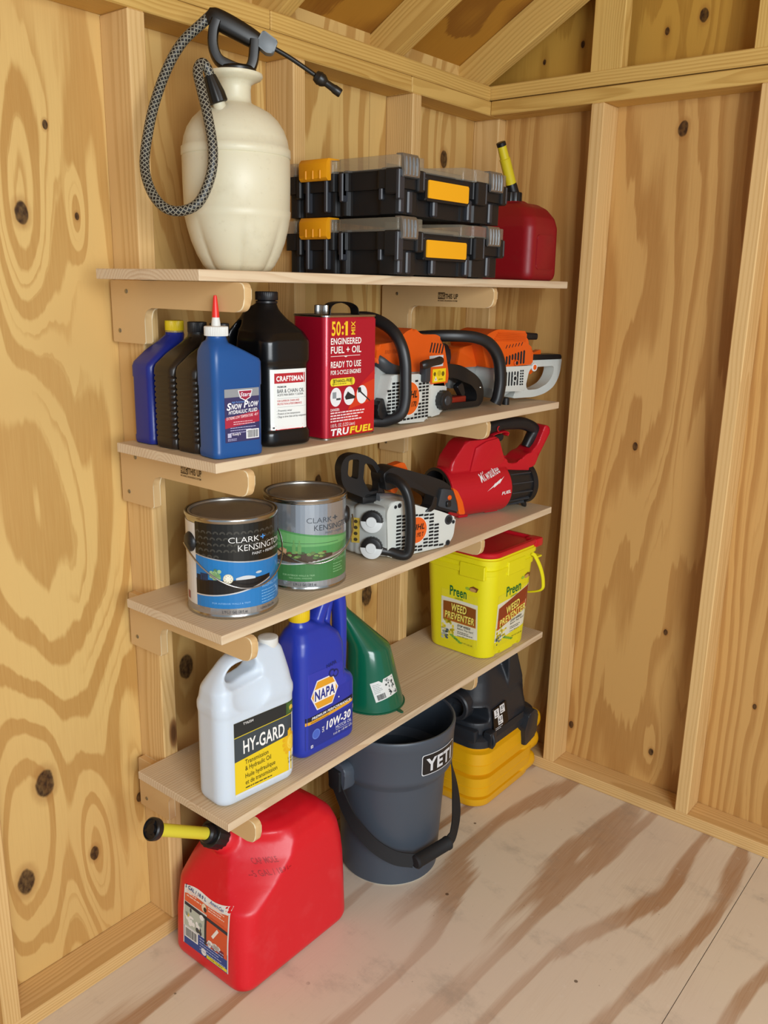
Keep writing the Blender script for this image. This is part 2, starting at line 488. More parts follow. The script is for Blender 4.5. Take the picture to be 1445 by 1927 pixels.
# ------------------------------------------------------------------ shelves and brackets
SH = {1: (-1.421, 1.5371, 1.5375), 2: (-1.3976, 1.2043, 1.2001), 3: (-1.3963, 0.8738, 0.8854), 4: (-1.3935, 0.4685, 0.4836)}
XR, SY0, SY1, ST = -0.1136, -0.3885, -0.0895, 0.0189
def shelf_z(i, x):
    xl, z0, z1 = SH[i]; return z0 + (z1 - z0) * (x - xl) / (XR - xl)
POS = {1: 'topmost', 2: 'second', 3: 'third', 4: 'lowest'}
SLAB = {1: 'pine board shelf, topmost of the four, under the white sprayer', 2: 'pine board shelf, second from top, under the oil bottles and orange tools',
        3: 'pine board shelf, third from top, under the two paint cans', 4: 'pine board shelf, lowest of the four, under the white and blue jugs'}
for i in SH:
    xl, z0, z1 = SH[i]
    o = plank('wall_shelf', None, (xl, (SY0 + SY1) / 2, z0 - ST / 2), (XR, (SY0 + SY1) / 2, z1 - ST / 2), SY1 - SY0, ST, (0, 1, 0), BOARD, 0.0012)
    o['label'] = SLAB[i]; o['category'] = 'shelf'; o['group'] = 'shelves on the left wall'

SCREW = flat('screw_steel', '9a9a94', 0.35, 1.0)
BURN = flat('burnt_lettering', '3b2a18', 0.8)
def bracket(i, first, label):
    x1 = -1.3211 if first else -0.458
    tail = 0.394 if first else 0.361          # arm reach from the sheathing side
    pw = 0.107 if first else 0.090
    z = shelf_z(i, x1 - .009) - ST - 0.0012
    t = thing('shelf_bracket', label, 'bracket', (x1 - 0.0182, -0.013, z), 0, 'plywood shelf brackets')
    P = [(0.0, 0.0), (-tail, 0.0), (-tail, -0.051), (-pw, -0.051), (-pw, -0.121), (0.0, -0.121)]
    R = [0.002, 0.012, 0.026, 0.024, 0.004, 0.002]
    bm = newbm(); prism(bm, rpoly(P, R, 6), 0.0, 0.018, 'x', 0.0015, 1, 1)
    for f in bm.faces:
        n = f.normal; f.normal_update()
        if abs(f.normal.x) > 0.9: f.material_index = 0
    finish('bracket_plate', bm, [PLY, PLYEDGE], t, smooth=30)
    for (y, zz) in ((-0.052, -0.021), (-0.024, -0.098)):
        bm = newbm(); lathe(bm, [(0.0045, 0), (0.0045, 0.0006), (0.003, 0.0016), (0.0006, 0.002)], n=12,
                            M=Matrix.Translation((0, y, zz)) @ Matrix.Rotation(-pi / 2, 4, 'Y'))
        finish('screw', bm, SCREW, t)
    return t
BR = {}
wh = {1: 'topmost', 2: 'second', 3: 'third', 4: 'lowest'}
for i in SH:
    BR[i] = bracket(i, True, 'plywood bracket under the left end of the %s shelf' % wh[i])
    BR[-i] = bracket(i, False, 'plywood bracket under the right half of the %s shelf' % wh[i])
# ------------------------------------------------------------------ printed labels and lettering
INK = {}
def ink(col, rough=0.45, metal=0.0):
    k = (col, rough, metal)
    if k not in INK: INK[k] = flat('print_' + col, col, rough, metal)
    return INK[k]

_GL = {}
def glyphs(s, bold=0.0, shear=0.0):
    k = (s, bold, shear)
    if k not in _GL:
        cu = bpy.data.curves.new('t', 'FONT'); cu.body = s; cu.size = 1.0; cu.offset = bold * .7; cu.shear = shear
        cu.resolution_u = 3; cu.space_character = 1.0 + bold * 2.0
        o = bpy.data.objects.new('t', cu); COL.objects.link(o)
        me = bpy.data.meshes.new_from_object(o.evaluated_get(bpy.context.evaluated_depsgraph_get()))
        vs = [(v.co.x, v.co.y) for v in me.vertices]; fs = [tuple(p.vertices) for p in me.polygons]
        bpy.data.objects.remove(o); bpy.data.curves.remove(cu); bpy.data.meshes.remove(me)
        _GL[k] = (vs, fs)
    return _GL[k]

def surf_fn(objs, O, U, W, N, reach=0.12):
    """(u, v, lift) -> point on the meshes, found along -N from the plane (O, U, W)"""
    vs, fs = [], []
    for o in objs:
        b = len(vs); M = o.matrix_basis
        vs += [M @ v.co for v in o.data.vertices]; fs += [[b + i for i in p.vertices] for p in o.data.polygons]
    t = BVHTree.FromPolygons(vs, fs); O, U, W, N = V(O), V(U).normalized(), V(W).normalized(), V(N).normalized()
    def fn(u, v, lift):
        p = O + U * u + W * v
        h = t.ray_cast(p + N * 0.06, -N, reach)
        return (h[0] if h[0] is not None else p) + N * lift
    return fn
def plane_fn(O, U, W):
    O, U, W = V(O), V(U).normalized(), V(W).normalized(); N = U.cross(W)
    return lambda u, v, lift: O + U * u + W * v + N * lift
def cyl_fn(r, z0=0.0, r1=None, h=1.0):
    """u is arc length about Z from local -Y, v is height"""
    def fn(u, v, lift):
        q = r if r1 is None else r + (r1 - r) * (v / h)
        a = u / r; return V(((q + lift) * sin(a), -(q + lift) * cos(a), z0 + v))
    return fn

class Art:
    """a printed sticker: base sheet and shapes in one part, its words in a sub-part"""
    def __init__(s, parent, fn, name='label', base=0.0004):
        s.p, s.fn, s.name, s.base = parent, fn, name, base
        s.bm = newbm(); s.tb = newbm(); s.m = []; s.tm = []
    def _i(s, L, col, **k):
        m = ink(col, **k)
        if m not in L: L.append(m)
        return L.index(m)
    def grid(s, pts_rows, mi, lift):
        rows = [[s.bm.verts.new(s.fn(u, v, s.base + lift)) for u, v in r] for r in pts_rows]
        for a, b in zip(rows, rows[1:]):
            for i in range(len(a) - 1):
                f = s.bm.faces.new((a[i], a[i + 1], b[i + 1], b[i])); f.material_index = mi
    def rect(s, u0, v0, u1, v1, col, lift=0, nu=8, nv=8, dv=None, **k):
        """dv(t) -> (bottom shift, top shift) lets the edges curve or slope along u"""
        mi = s._i(s.m, col, **k); R = []
        for j in range(nv + 1):
            row = []
            for i in range(nu + 1):
                t = i / nu; u = u0 + (u1 - u0) * t; a, b = (dv(t) if dv else (0, 0)); q = j / nv
                row.append((u, (v0 + a) * (1 - q) + (v1 + b) * q))
            R.append(row)
        s.grid(R, mi, lift * 0.00025); return s
    def ell(s, u, v, ru, rv, col, lift=0, n=24, **k):
        mi = s._i(s.m, col, **k); R = []
        for q in (0.02, 0.5, 1.0):
            R.append([(u + ru * q * cos(2 * pi * i / n), v + rv * q * sin(2 * pi * i / n)) for i in range(n + 1)])
        s.grid(R[::-1], mi, lift * 0.00025); return s
    def poly(s, pts, col, lift=0, **k):
        mi = s._i(s.m, col, **k)
        c = (sum(p[0] for p in pts) / len(pts), sum(p[1] for p in pts) / len(pts)); P = list(pts) + [pts[0]]
        R = [[(c[0] + (p[0] - c[0]) * q, c[1] + (p[1] - c[1]) * q) for p in P] for q in (0.02, 0.55, 1.0)]
        s.grid(R[::-1], mi, lift * 0.00025); return s
    def text(s, t, u, v, h, col, bold=0.0, shear=0.0, w=None, align='l', lift=3, rot=0.0, xs=1.0, arc=None, **k):
        """h is the capital height; w fits the line to a width; v is its baseline"""
        mi = s._i(s.tm, col, **k); vs, fs = glyphs(t, bold, shear)
        if not vs: return s
        x0 = min(p[0] for p in vs); x1 = max(p[0] for p in vs); sc = h / 0.70
        kx = (w / (x1 - x0)) if w else sc * xs
        W = (x1 - x0) * kx; off = {'l': 0, 'c': -W / 2, 'r': -W}[align]; cr, sr = cos(rot), sin(rot)
        V_ = []
        for x, y in vs:
            a, b = (x - x0) * kx + off, y * sc
            if arc: b += arc(a)
            V_.append(s.tb.verts.new(s.fn(u + a * cr - b * sr, v + a * sr + b * cr, s.base + lift * 0.00025)))
        for f in fs:
            try: q = s.tb.faces.new([V_[i] for i in f]); q.material_index = mi
            except ValueError: pass
        return s
    def lines(s, u, v, w, n, dv, h, col, seed=1, lift=2):
        """small print too fine to read: broken dashes"""
        rnd = random.Random(seed); mi = s._i(s.tm, col)
        for i in range(n):
            x = u; end = u + w * rnd.uniform(0.6, 1.0)
            while x < end - h:
                L = min(end - x, h * rnd.uniform(1.2, 4.5)); q = v - i * dv
                P = [s.fn(a, b, s.base + lift * 0.00025) for a, b in ((x, q), (x + L, q), (x + L, q + h), (x, q + h))]
                f = s.tb.faces.new([s.tb.verts.new(p) for p in P]); f.material_index = mi; x += L + h * 0.6
        return s
    def bars(s, u, v, w, h, col='1a1a1a', seed=4, lift=3):
        rnd = random.Random(seed); mi = s._i(s.m, col); x = u
        while x < u + w:
            L = rnd.choice((0.4, 0.8, 1.3)) * w / 40
            s.rect(x, v, min(x + L, u + w), v + h, col, lift, 1, 1); x += L + rnd.choice((0.5, 0.9)) * w / 40
        return s
    def done(s, lettering='lettering'):
        o = None
        if s.bm.verts: o = finish(s.name, s.bm, s.m, s.p, smooth=0, recalc=False)
        else: s.bm.free()
        if s.tb.verts: finish(lettering, s.tb, s.tm, o or s.p, smooth=0, recalc=False)['kind'] = 'stuff'
        else: s.tb.free()
        return o

# bracket imprint
for i in (-1, 2):
    a = Art(BR[i], plane_fn((-0.0001, -0.19 if i == -1 else -0.20, -0.040), (0, -1, 0), (0, 0, 1)), base=0.0003)
    a.rect(0.0, 0.008, 0.022, 0.025, '3b2a18'); a.text('HANG', 0.0015, 0.0105, 0.012, 'd3b07c', 0.02, w=0.019)
    a.text('THIS UP', 0.0235, 0.0095, 0.0125, '3b2a18', 0.03, w=0.040).text('WE HANG ORGANIZING SYSTEM', 0.0, 0.0025, 0.0035, '3b2a18', 0.02, w=0.062)
    a.done()

def ribbed(bm, r, z0, z1, n=40, depth=0.0006, M=None, mi=0, top=0.002):
    """screw cap with fine upright ribs"""
    def ring(q, z, rib=True):
        return [V(((q - (depth if rib and i % 2 else 0)) * cos(2 * pi * i / (2 * n)), (q - (depth if rib and i % 2 else 0)) * sin(2 * pi * i / (2 * n)), z)) for i in range(2 * n)]
    R = [ring(r * 0.97, z0), ring(r, z0 + 0.001), ring(r, z1 - top), ring(r * 0.985, z1 - top * 0.4), ring(r - top, z1, False), ring(r * 0.4, z1 + 0.0002, False)]
    if M is not None: R = [[M @ p for p in q] for q in R]
    loft(bm, R, True, True, mi)

# ================================================================== second shelf: bottles and cans
BLUEP = plastic('blue_bottle_plastic', '154d8d', 0.36, dirt=0.10, dirtcol='12406f')
NAVYP = plastic('navy_bottle_plastic', '18267c', 0.34)
DARKP = plastic('dark_brown_bottle_plastic', '241c15', 0.33)
BLACKP = plastic('black_bottle_plastic', '0b0c0e', 0.26)
BLACKCAP = plastic('black_cap_plastic', '17161a', 0.4)
YELCAP = plastic('yellow_cap_plastic', 'e6c417', 0.4)
WHITECAP = plastic('white_cap_plastic', 'dcdcd6', 0.5)

def morph(z, x0, x1, y0, y1, r, n=6):
    return rrect(x1 - x0, y1 - y0, r, (x0 + x1) / 2, (y0 + y1) / 2, z, n)

def quart(name, label, loc, rotz, body, cap, neckx, long_left, capfn, ridges=False, slope=0.158):
    t = thing(name, label, 'bottle', loc, rotz, 'quart oil bottles')
    h, k = 0.054, 0.0315
    bm = newbm(); zn = 0.214
    R = [morph(0, -h + .006, h - .006, -k + .006, k - .006, .012), morph(.0025, -h + .001, h - .001, -k + .001, k - .001, .013), morph(.008, -h, h, -k, k, .013)]
    lo = [(0, -h, h, k)]
    if long_left:
        prof = [(slope - .006, -h, h, k), (slope + .002, -h + .004, h, k), (slope + .022, -h + .030, h - .003, k - .002), (slope + .040, -h + .055, h - .008, k - .007), (zn - .004, neckx - .019, neckx + .019, .019)]
    else:
        prof = [(slope - .003, -h, h, k), (slope + .003, -h, h - .004, k), (slope + .018, -h + .001, h - .034, k - .002), (slope + .032, -h + .004, h - .062, k - .007), (zn - .001, neckx - .019, neckx + .019, .019)]
    if ridges:
        zz = .02
        while zz < slope - .02:
            R += [morph(zz, -h, h, -k, k, .011), morph(zz + .003, -h + .0003, h - .0003, -k + .0003, k - .0003, .0165), morph(zz + .006, -h, h, -k, k, .011)]; zz += .0105
    else:
        R += [morph(.016, -h, h, -k, k, .013), morph(.0185, -h + .001, h - .001, -k + .001, k - .001, .013), morph(.130, -h + .001, h - .001, -k + .001, k - .001, .013), morph(.1325, -h, h, -k, k, .013)]
    for z, a, b, c in prof: R.append(morph(z, a, b, -c, c, min(.013 if c > .028 else c, .019)))
    R += [morph(zn + .004, neckx - .0175, neckx + .0175, -.0175, .0175, .0175), morph(zn + .018, neckx - .0165, neckx + .0165, -.0165, .0165, .0165)]
    loft(bm, R); b = finish('body', bm, body, t, smooth=40)
    capfn(t, neckx, zn)
    return t, b
def plaincap(mat, r=.0185, z1=.238):
    def f(t, x, zn):
        bm = newbm(); ribbed(bm, r, zn + .004, z1, M=Matrix.Translation((x, 0, 0))); finish('cap', bm, mat, t, smooth=40)
        bm = newbm(); lathe(bm, [(r * .96, zn + .0005), (r * .98, zn + .003)], x, 0, 32); finish('tamper_ring', bm, mat, t, smooth=40)
    return f
REDTIP = plastic('red_tip_plastic', 'e02a22', 0.35)
def spoutcap(t, x, zn):
    bm = newbm(); ribbed(bm, .0215, zn + .006, zn + .023, 44, .0008, Matrix.Translation((x, 0, 0))); finish('cap', bm, WHITECAP, t, smooth=40)
    bm = newbm(); lathe(bm, [(.0085, zn + .023), (.0078, zn + .030), (.0062, zn + .040)], x, 0, 24); finish('spout', bm, WHITECAP, t, smooth=40)
    bm = newbm(); lathe(bm, [(.0068, zn + .038), (.0064, zn + .045), (.0034, zn + .073), (.0028, zn + .076), (.001, zn + .0765)], x, 0, 24); finish('spout_tip', bm, REDTIP, t, smooth=40)

Z2 = lambda x: shelf_z(2, x)
quart('oil_bottle', 'navy blue oil bottle with yellow cap at the back of the row', (-1.316, -.137, Z2(-1.316)), 0, NAVYP, YELCAP, .034, True, plaincap(YELCAP))
t, b = quart('oil_bottle', 'dark brown oil bottle with black cap next to the navy bottle', (-1.316, -.2070, Z2(-1.316)), 0, DARKP, BLACKCAP, .034, True, plaincap(BLACKCAP), True)
t, b = quart('oil_bottle', 'dark brown oil bottle with grey label half hidden behind the bright blue bottle', (-1.316, -.2725, Z2(-1.316)), 0, DARKP, BLACKCAP, .034, True, plaincap(BLACKCAP), True)
a = Art(t, surf_fn([b], (0, -.04, 0), (1, 0, 0), (0, 0, 1), (0, -1, 0)))
a.rect(-.046, .036, .045, .138, '1d1d20').rect(-.046, .108, .045, .138, 'b9bdbb', 1).rect(-.046, .036, .045, .062, 'aab0af', 1)
a.text('MOTOR', -.042, .085, .010, 'c8ccca', .02).text('OIL', -.042, .068, .008, 'c8ccca', .02).lines(-.03, .118, .06, 2, .006, .002, '3a3c40').done()

t, b = quart('oil_bottle', 'bright blue fluid bottle with a red pointed spout at the front', (-1.3225, -.3445, Z2(-1.32)), radians(-7), BLUEP, WHITECAP, -.026, False, spoutcap, slope=.176)
a = Art(t, surf_fn([b], (0, -.05, 0), (1, 0, 0), (0, 0, 1), (0, -1, 0)))
cx = 0.004
a.rect(-.033, .030, .043, .127, '332f5c').rect(-.033, .112, .043, .127, '8f9296', 1, rough=.3)
a.poly([(-.004, .124), (.028, .124), (.024, .110), (.012, .104), (.000, .110)], 'e8e8ea', 2).poly([(-.002, .1225), (.026, .1225), (.0225, .111), (.012, .1058), (.0015, .111)], '9a2440', 3)
a.text("Stars", .0, .1125, .0075, 'e9e6ee', .02, .3, w=.024, lift=5)
a.rect(-.033, .060, .043, .079, 'a8233c', 1, dv=lambda q: (-.004 + .008 * q, -.004 + .010 * q))
a.text('S', -.029, .0895, .0125, 'f1f1f3', .04, .2, w=.010).text('NOW', -.019, .0905, .009, 'f1f1f3', .04, .2, w=.023).text('P', .008, .0920, .0125, 'f1f1f3', .04, .2, w=.010).text('LOW', .018, .093, .009, 'f1f1f3', .04, .2, w=.023)
a.text('High Performance', -.018, .1015, .0032, '6d9be0', .01, .3, w=.03)
a.text('HYDRAULIC FLUID', -.025, .0815, .0065, 'f1f1f3', .03, .2, w=.063, rot=.03)
a.text('EXTREME LOW TEMPERATURE  -40 F', -.030, .0715, .005, 'f3c9cd', .02, .2, w=.070, rot=.06)
a.lines(-.015, .066, .06, 2, .004, .0014, 'e4b6bf', 3).lines(-.022, .0555, .066, 3, .0045, .0012, 'b7b3d6', 5)
a.rect(.0125, .034, .041, .051, 'f0f0f0', 2).bars(.015, .0355, .024, .014)
a.rect(-.028, .039, -.020, .047, 'b9b6cf', 2).text("Kooty's", -.018, .0425, .0045, 'e8dfe4', .03, .1, w=.018).lines(-.028, .0355, .028, 2, .0025, .0011, 'b7b3d6', 8).done()

# ---- black gallon jug of bar and chain oil
t = thing('oil_jug', 'large black oil jug with handle and white and red label, beside the red metal can', 'jug', (-1.163, -.277, Z2(-1.163)), radians(-10), 'gallon jugs')
bm = newbm(); hx, hy = .060, .080
R = [morph(0, -hx + .008, hx - .008, -hy + .008, hy - .008, .022, 8), morph(.004, -hx + .001, hx - .001, -hy + .001, hy - .001, .026, 8), morph(.012, -hx, hx, -hy, hy, .028, 8),
     morph(.028, -hx, hx, -hy, hy, .028, 8), morph(.033, -hx + .004, hx - .004, -hy + .004, hy - .004, .026, 8), morph(.160, -hx + .004, hx - .004, -hy + .004, hy - .004, .026, 8),
     morph(.166, -hx, hx, -hy, hy, .028, 8), morph(.205, -hx, hx, -hy, hy, .028, 8), morph(.222, -hx + .006, hx - .006, -hy + .010, hy - .003, .030, 8), morph(.245, -hx + .026, hx - .026, -hy + .040, hy - .014, .026, 8),
     morph(.262, -.024, .024, -.024, .060, .023, 8), morph(.276, -.019, .019, -.019, .019, .0185, 8), morph(.284, -.017, .017, -.017, .017, .0165, 8)]
loft(bm, R)
tube(bm, [(0, .01, .258), (0, .040, .262), (0, .066, .250), (0, .074, .215), (0, .070, .15)], .0155, 12, k=6)
c1 = newbm(); prism(c1, rpoly([(.030, .238), (.054, .240), (.057, .178), (.040, .165), (.018, .200)], .012), -.09, .09, 'x'); 
body = blob('body', bm, BLACKP, t, .0034, 5, cutters=[tmp(c1)], angle=180)
bm = newbm(); ribbed(bm, .0225, .281, .2975, 44, .0006); finish('cap', bm, BLACKCAP, t, smooth=40)
bm = newbm(); lathe(bm, [(.0205, .2745), (.0215, .2755), (.0215, .279), (.0205, .2795)], n=36); finish('tamper_ring', bm, BLACKCAP, t, smooth=40)
a = Art(t, surf_fn([body], (0, -.09, 0), (1, 0, 0), (0, 0, 1), (0, -1, 0)))
a.rect(-.043, .034, .042, .152, 'e9ece8', nu=12).rect(-.035, .125, .038, .1445, 'b3202a', 1).text('CRAFTSMAN', -.031, .1295, .0095, 'f4f0ee', .05, w=.065)
a.rect(-.043, .034, .042, .0425, 'd8282f', 1).text('1 Gallon (3.78 L)', -.029, .0362, .0052, 'f4e4e4', .01, w=.040).rect(-.041, .036, -.034, .0415, 'f0ece8', 2).rect(-.0395, .0372, -.0355, .0403, '2a2a2a', 3)
a.text('PREMIUM', -.029, .1165, .0035, '3d4146', .02).text('BAR & CHAIN OIL', -.029, .1065, .0075, '3d4146', .0, w=.064).text('ACEITE PARA BARRA Y CADENA', -.029, .1005, .0042, '55585c', .0, w=.062)
a.rect(-.029, .0955, .040, .0960, '9aa09e', 1).text('FOR SUPERIOR CHAIN AND', -.029, .089, .0038, 'c8474c', .01, w=.052).text('PROTECTION & PERFORMANCE', -.029, .083, .0038, 'c8474c', .01, w=.058).rect(-.029, .0785, .040, .0790, '9aa09e', 1)
a.text('- Prevents wear', -.031, .070, .004, '55585c').text('- Protects at low temperatures', -.031, .064, .004, '55585c', w=.056).text('- Clings to drive chain and tip components', -.031, .058, .004, '55585c', w=.072).done()

# ---- red metal can of premixed fuel
CANRED = plastic('red_lacquered_tin', 'b3122b', 0.30, metal=0.35, coat=0.4)
TIN = plastic('bright_tin', 'b9bab8', 0.24, metal=1.0)
DARKMET = plastic('dark_handle_steel', '2c2a29', 0.35, metal=0.7)
t = thing('fuel_can', 'rectangular red metal can of engineered fuel with silver cap and strap handle', 'can', (-1.0065, -.318, Z2(-1.0065)), radians(-2.5))
hx, hy, H = .0775, .050, .254
bm = newbm(); loft(bm, [morph(.003, -hx, hx, -hy, hy, .014, 8), morph(H - .004, -hx, hx, -hy, hy, .014, 8)]); body = finish('body', bm, CANRED, t, smooth=40)
for z in (0, H - .0045):
    bm = newbm(); loft(bm, [morph(z, -hx - .0006, hx + .0006, -hy - .0006, hy + .0006, .0145, 8), morph(z + .001, -hx - .0016, hx + .0016, -hy - .0016, hy + .0016, .0155, 8),
                            morph(z + .0035, -hx - .0016, hx + .0016, -hy - .0016, hy + .0016, .0155, 8), morph(z + .0045, -hx - .0006, hx + .0006, -hy - .0006, hy + .0006, .0145, 8),
                            morph(z + (.0012 if z else .0045), -hx + .003, hx - .003, -hy + .003, hy - .003, .012, 8)])
    finish('rim', bm, TIN, t, smooth=40)
bm = newbm(); ribbed(bm, .0145, H, H + .019, 26, .0012, Matrix.Translation((-.040, 0, 0))); finish('cap', bm, TIN, t, smooth=40)
bm = newbm(); tube(bm, [(-.018, .008, H - .002), (-.014, .008, H + .015), (.004, .008, H + .023), (.040, .008, H + .023), (.064, .008, H + .014), (.070, .008, H - .002)], .0125, 12, k=6, flatten=(.12, 1), up=(-1, 0, 0), sq=4)
finish('handle', bm, DARKMET, t, smooth=50)
a = Art(t, plane_fn((-hx + .0115, -hy, 0), (1, 0, 0), (0, 0, 1)), base=.0003)
a.rect(.0, .006, .137, H - .008, 'a80f28', 0, 1, 1, rough=.32).poly([(.02, .006), (.137, .006), (.137, .14), (.085, .105)], 'c01a22', 1, rough=.32).poly([(.055, .06), (.137, .075), (.137, .12), (.085, .105)], 'cf3a1e', 1.5, rough=.32)
a.text('50', .005, .214, .0275, 'f2c62a', .03, w=.026).text(':', .034, .216, .024, 'f2c62a', .05, w=.006).text('1', .045, .214, .0275, 'f2c62a', .03, w=.0070).poly([(.0465, .2415), (.0465, .2365), (.0415, .2340), (.0415, .2375)], 'f2c62a', 3).text('MIX', .074, .2145, .012, 'f2c62a', .02, rot=pi / 2, w=.027)
a.text('ENGINEERED', .003, .196, .0125, 'f3efe9', .03, w=.090).text('FUEL + OIL', .003, .178, .0135, 'f3efe9', .03, w=.090).rect(.003, .1715, .090, .1725, 'f3efe9', 2).poly([(.040, .1720), (.054, .1720), (.047, .1690)], 'f3efe9', 2)
a.text('READY TO USE', .003, .149, .0125, 'f3efe9', .03, w=.090).text('FOR 2-CYCLE ENGINES', .003, .135, .0085, 'f3efe9', .03, w=.090)
a.rect(.009, .111, .068, .127, 'ecd936', 2).ell(.009, .119, .007, .008, 'ecd936', 2).ell(.068, .119, .007, .008, 'ecd936', 2).text('ETHANOL-FREE', .012, .1185, .0062, '232018', .03, w=.052).lines(.008, .1145, .06, 1, .003, .0016, '5c531c', 4)
for k, cxx in enumerate((.0185, .058, .0975)):
    a.ell(cxx, .0885, .0165, .0195, 'e6e8ea', 2)
    if k == 0: a.rect(cxx - .010, .086, cxx + .001, .099, '8b9499', 3).rect(cxx + .001, .082, cxx + .014, .086, '3c4144', 3)
    if k == 1: a.poly([(cxx - .013, .087), (cxx - .004, .098), (cxx + .004, .093), (cxx + .019, .086), (cxx + .018, .082), (cxx - .010, .081)], '26282a', 3)
    if k == 2: a.poly([(cxx - .014, .104), (cxx - .004, .104), (cxx - .002, .094), (cxx - .012, .093)], '26282a', 3).poly([(cxx - .004, .096), (cxx + .026, .074), (cxx + .025, .072), (cxx - .006, .093)], '26282a', 3)
a.text('DANGER:', .003, .060, .0052, 'f3dcdc', .03, w=.026).lines(.003, .0545, .112, 4, .0058, .0028, 'ecd2d2', 6)
a.text('110 FL. OZ. (3.253 Liters)', .004, .0262, .0070, 'f3e6e6', .0, w=.072)
a.text('TRU', .004, .009, .0135, 'efefef', .055, .12, w=.054).text('FUEL', .0605, .009, .0135, 'f0d22c', .055, .12, w=.072).done()

# ================================================================== third shelf: paint cans
STEEL = plastic('paint_can_steel', 'b3b3b0', 0.22, metal=1.0, dirt=0.10, dirtcol='5e574c')
LIDST = plastic('dusty_lid_steel', 'a9a59d', 0.34, metal=0.85, dirt=0.35, dirtcol='6d5f50')
EAR = plastic('black_ear_plastic', '17181a', 0.4)
def paint_can(label, loc, rotz, r, h, ears, hang, art):
    t = thing('paint_can', label, 'can', loc, rotz, 'paint cans')
    bm = newbm()
    lathe(bm, [(r * .955, 0.004), (r * .975, 0.0005), (r * 1.0, 0.001), (r * 1.012, .003), (r * 1.012, .006), (r * .995, .0085), (r * .995, h - .010), (r * 1.004, h - .008)], n=72, cap1=False)
    b = finish('body', bm, STEEL, t, smooth=40)
    bm = newbm()
    lathe(bm, [(r * 1.004, h - .008), (r * 1.022, h - .005), (r * 1.022, h - .002), (r * 1.006, h), (r * .975, h - .0005), (r * .968, h - .004), (r * .93, h - .0055)], n=72, cap0=False, cap1=False)
    finish('rim', bm, STEEL, t, smooth=60)
    bm = newbm()
    lathe(bm, [(r * .955, h - .006), (r * .952, h - .001), (r * .93, h + .0002), (r * .905, h - .0015), (r * .895, h - .0055), (r * .875, h - .0060), (r * .865, h - .0035), (r * .84, h - .0030), (r * .3, h - .0030)], n=72, cap0=False)
    finish('lid', bm, LIDST, t, smooth=40)
    for k in (0, 1):
        a = ears + pi * k; d = V((sin(a), -cos(a), 0))
        M = Matrix.Translation(d * (r * .97) + V((0, 0, h - .055))) @ Matrix.Rotation(a, 4, 'Z') @ Matrix.Rotation(pi / 2, 4, 'X')
        bm = newbm(); lathe(bm, [(.020, 0), (.020, .004), (.0165, .0085), (.012, .0105), (.005, .011)], n=28, M=M); e = finish('handle_ear', bm, EAR, t, smooth=40)
    pts = []
    ax = V((sin(ears), -cos(ears), 0)); out = V((sin(hang), -cos(hang), 0)); c0 = V((0, 0, h - .055))
    for k in range(25):
        q = pi * k / 24; rr = r + .0135
        down = sin(q)
        p = c0 + ax * (rr * cos(q) * 1.0) + out * ((r + .010) * down * .97 + .004 * down) + V((0, 0, -.083 * down ** 1.15))
        pts.append(p)
    bm = newbm(); tube(bm, pts, .0017, 8); finish('bail_handle', bm, TIN, t, smooth=60)
    art(t, b, r * .995, h)
    return t

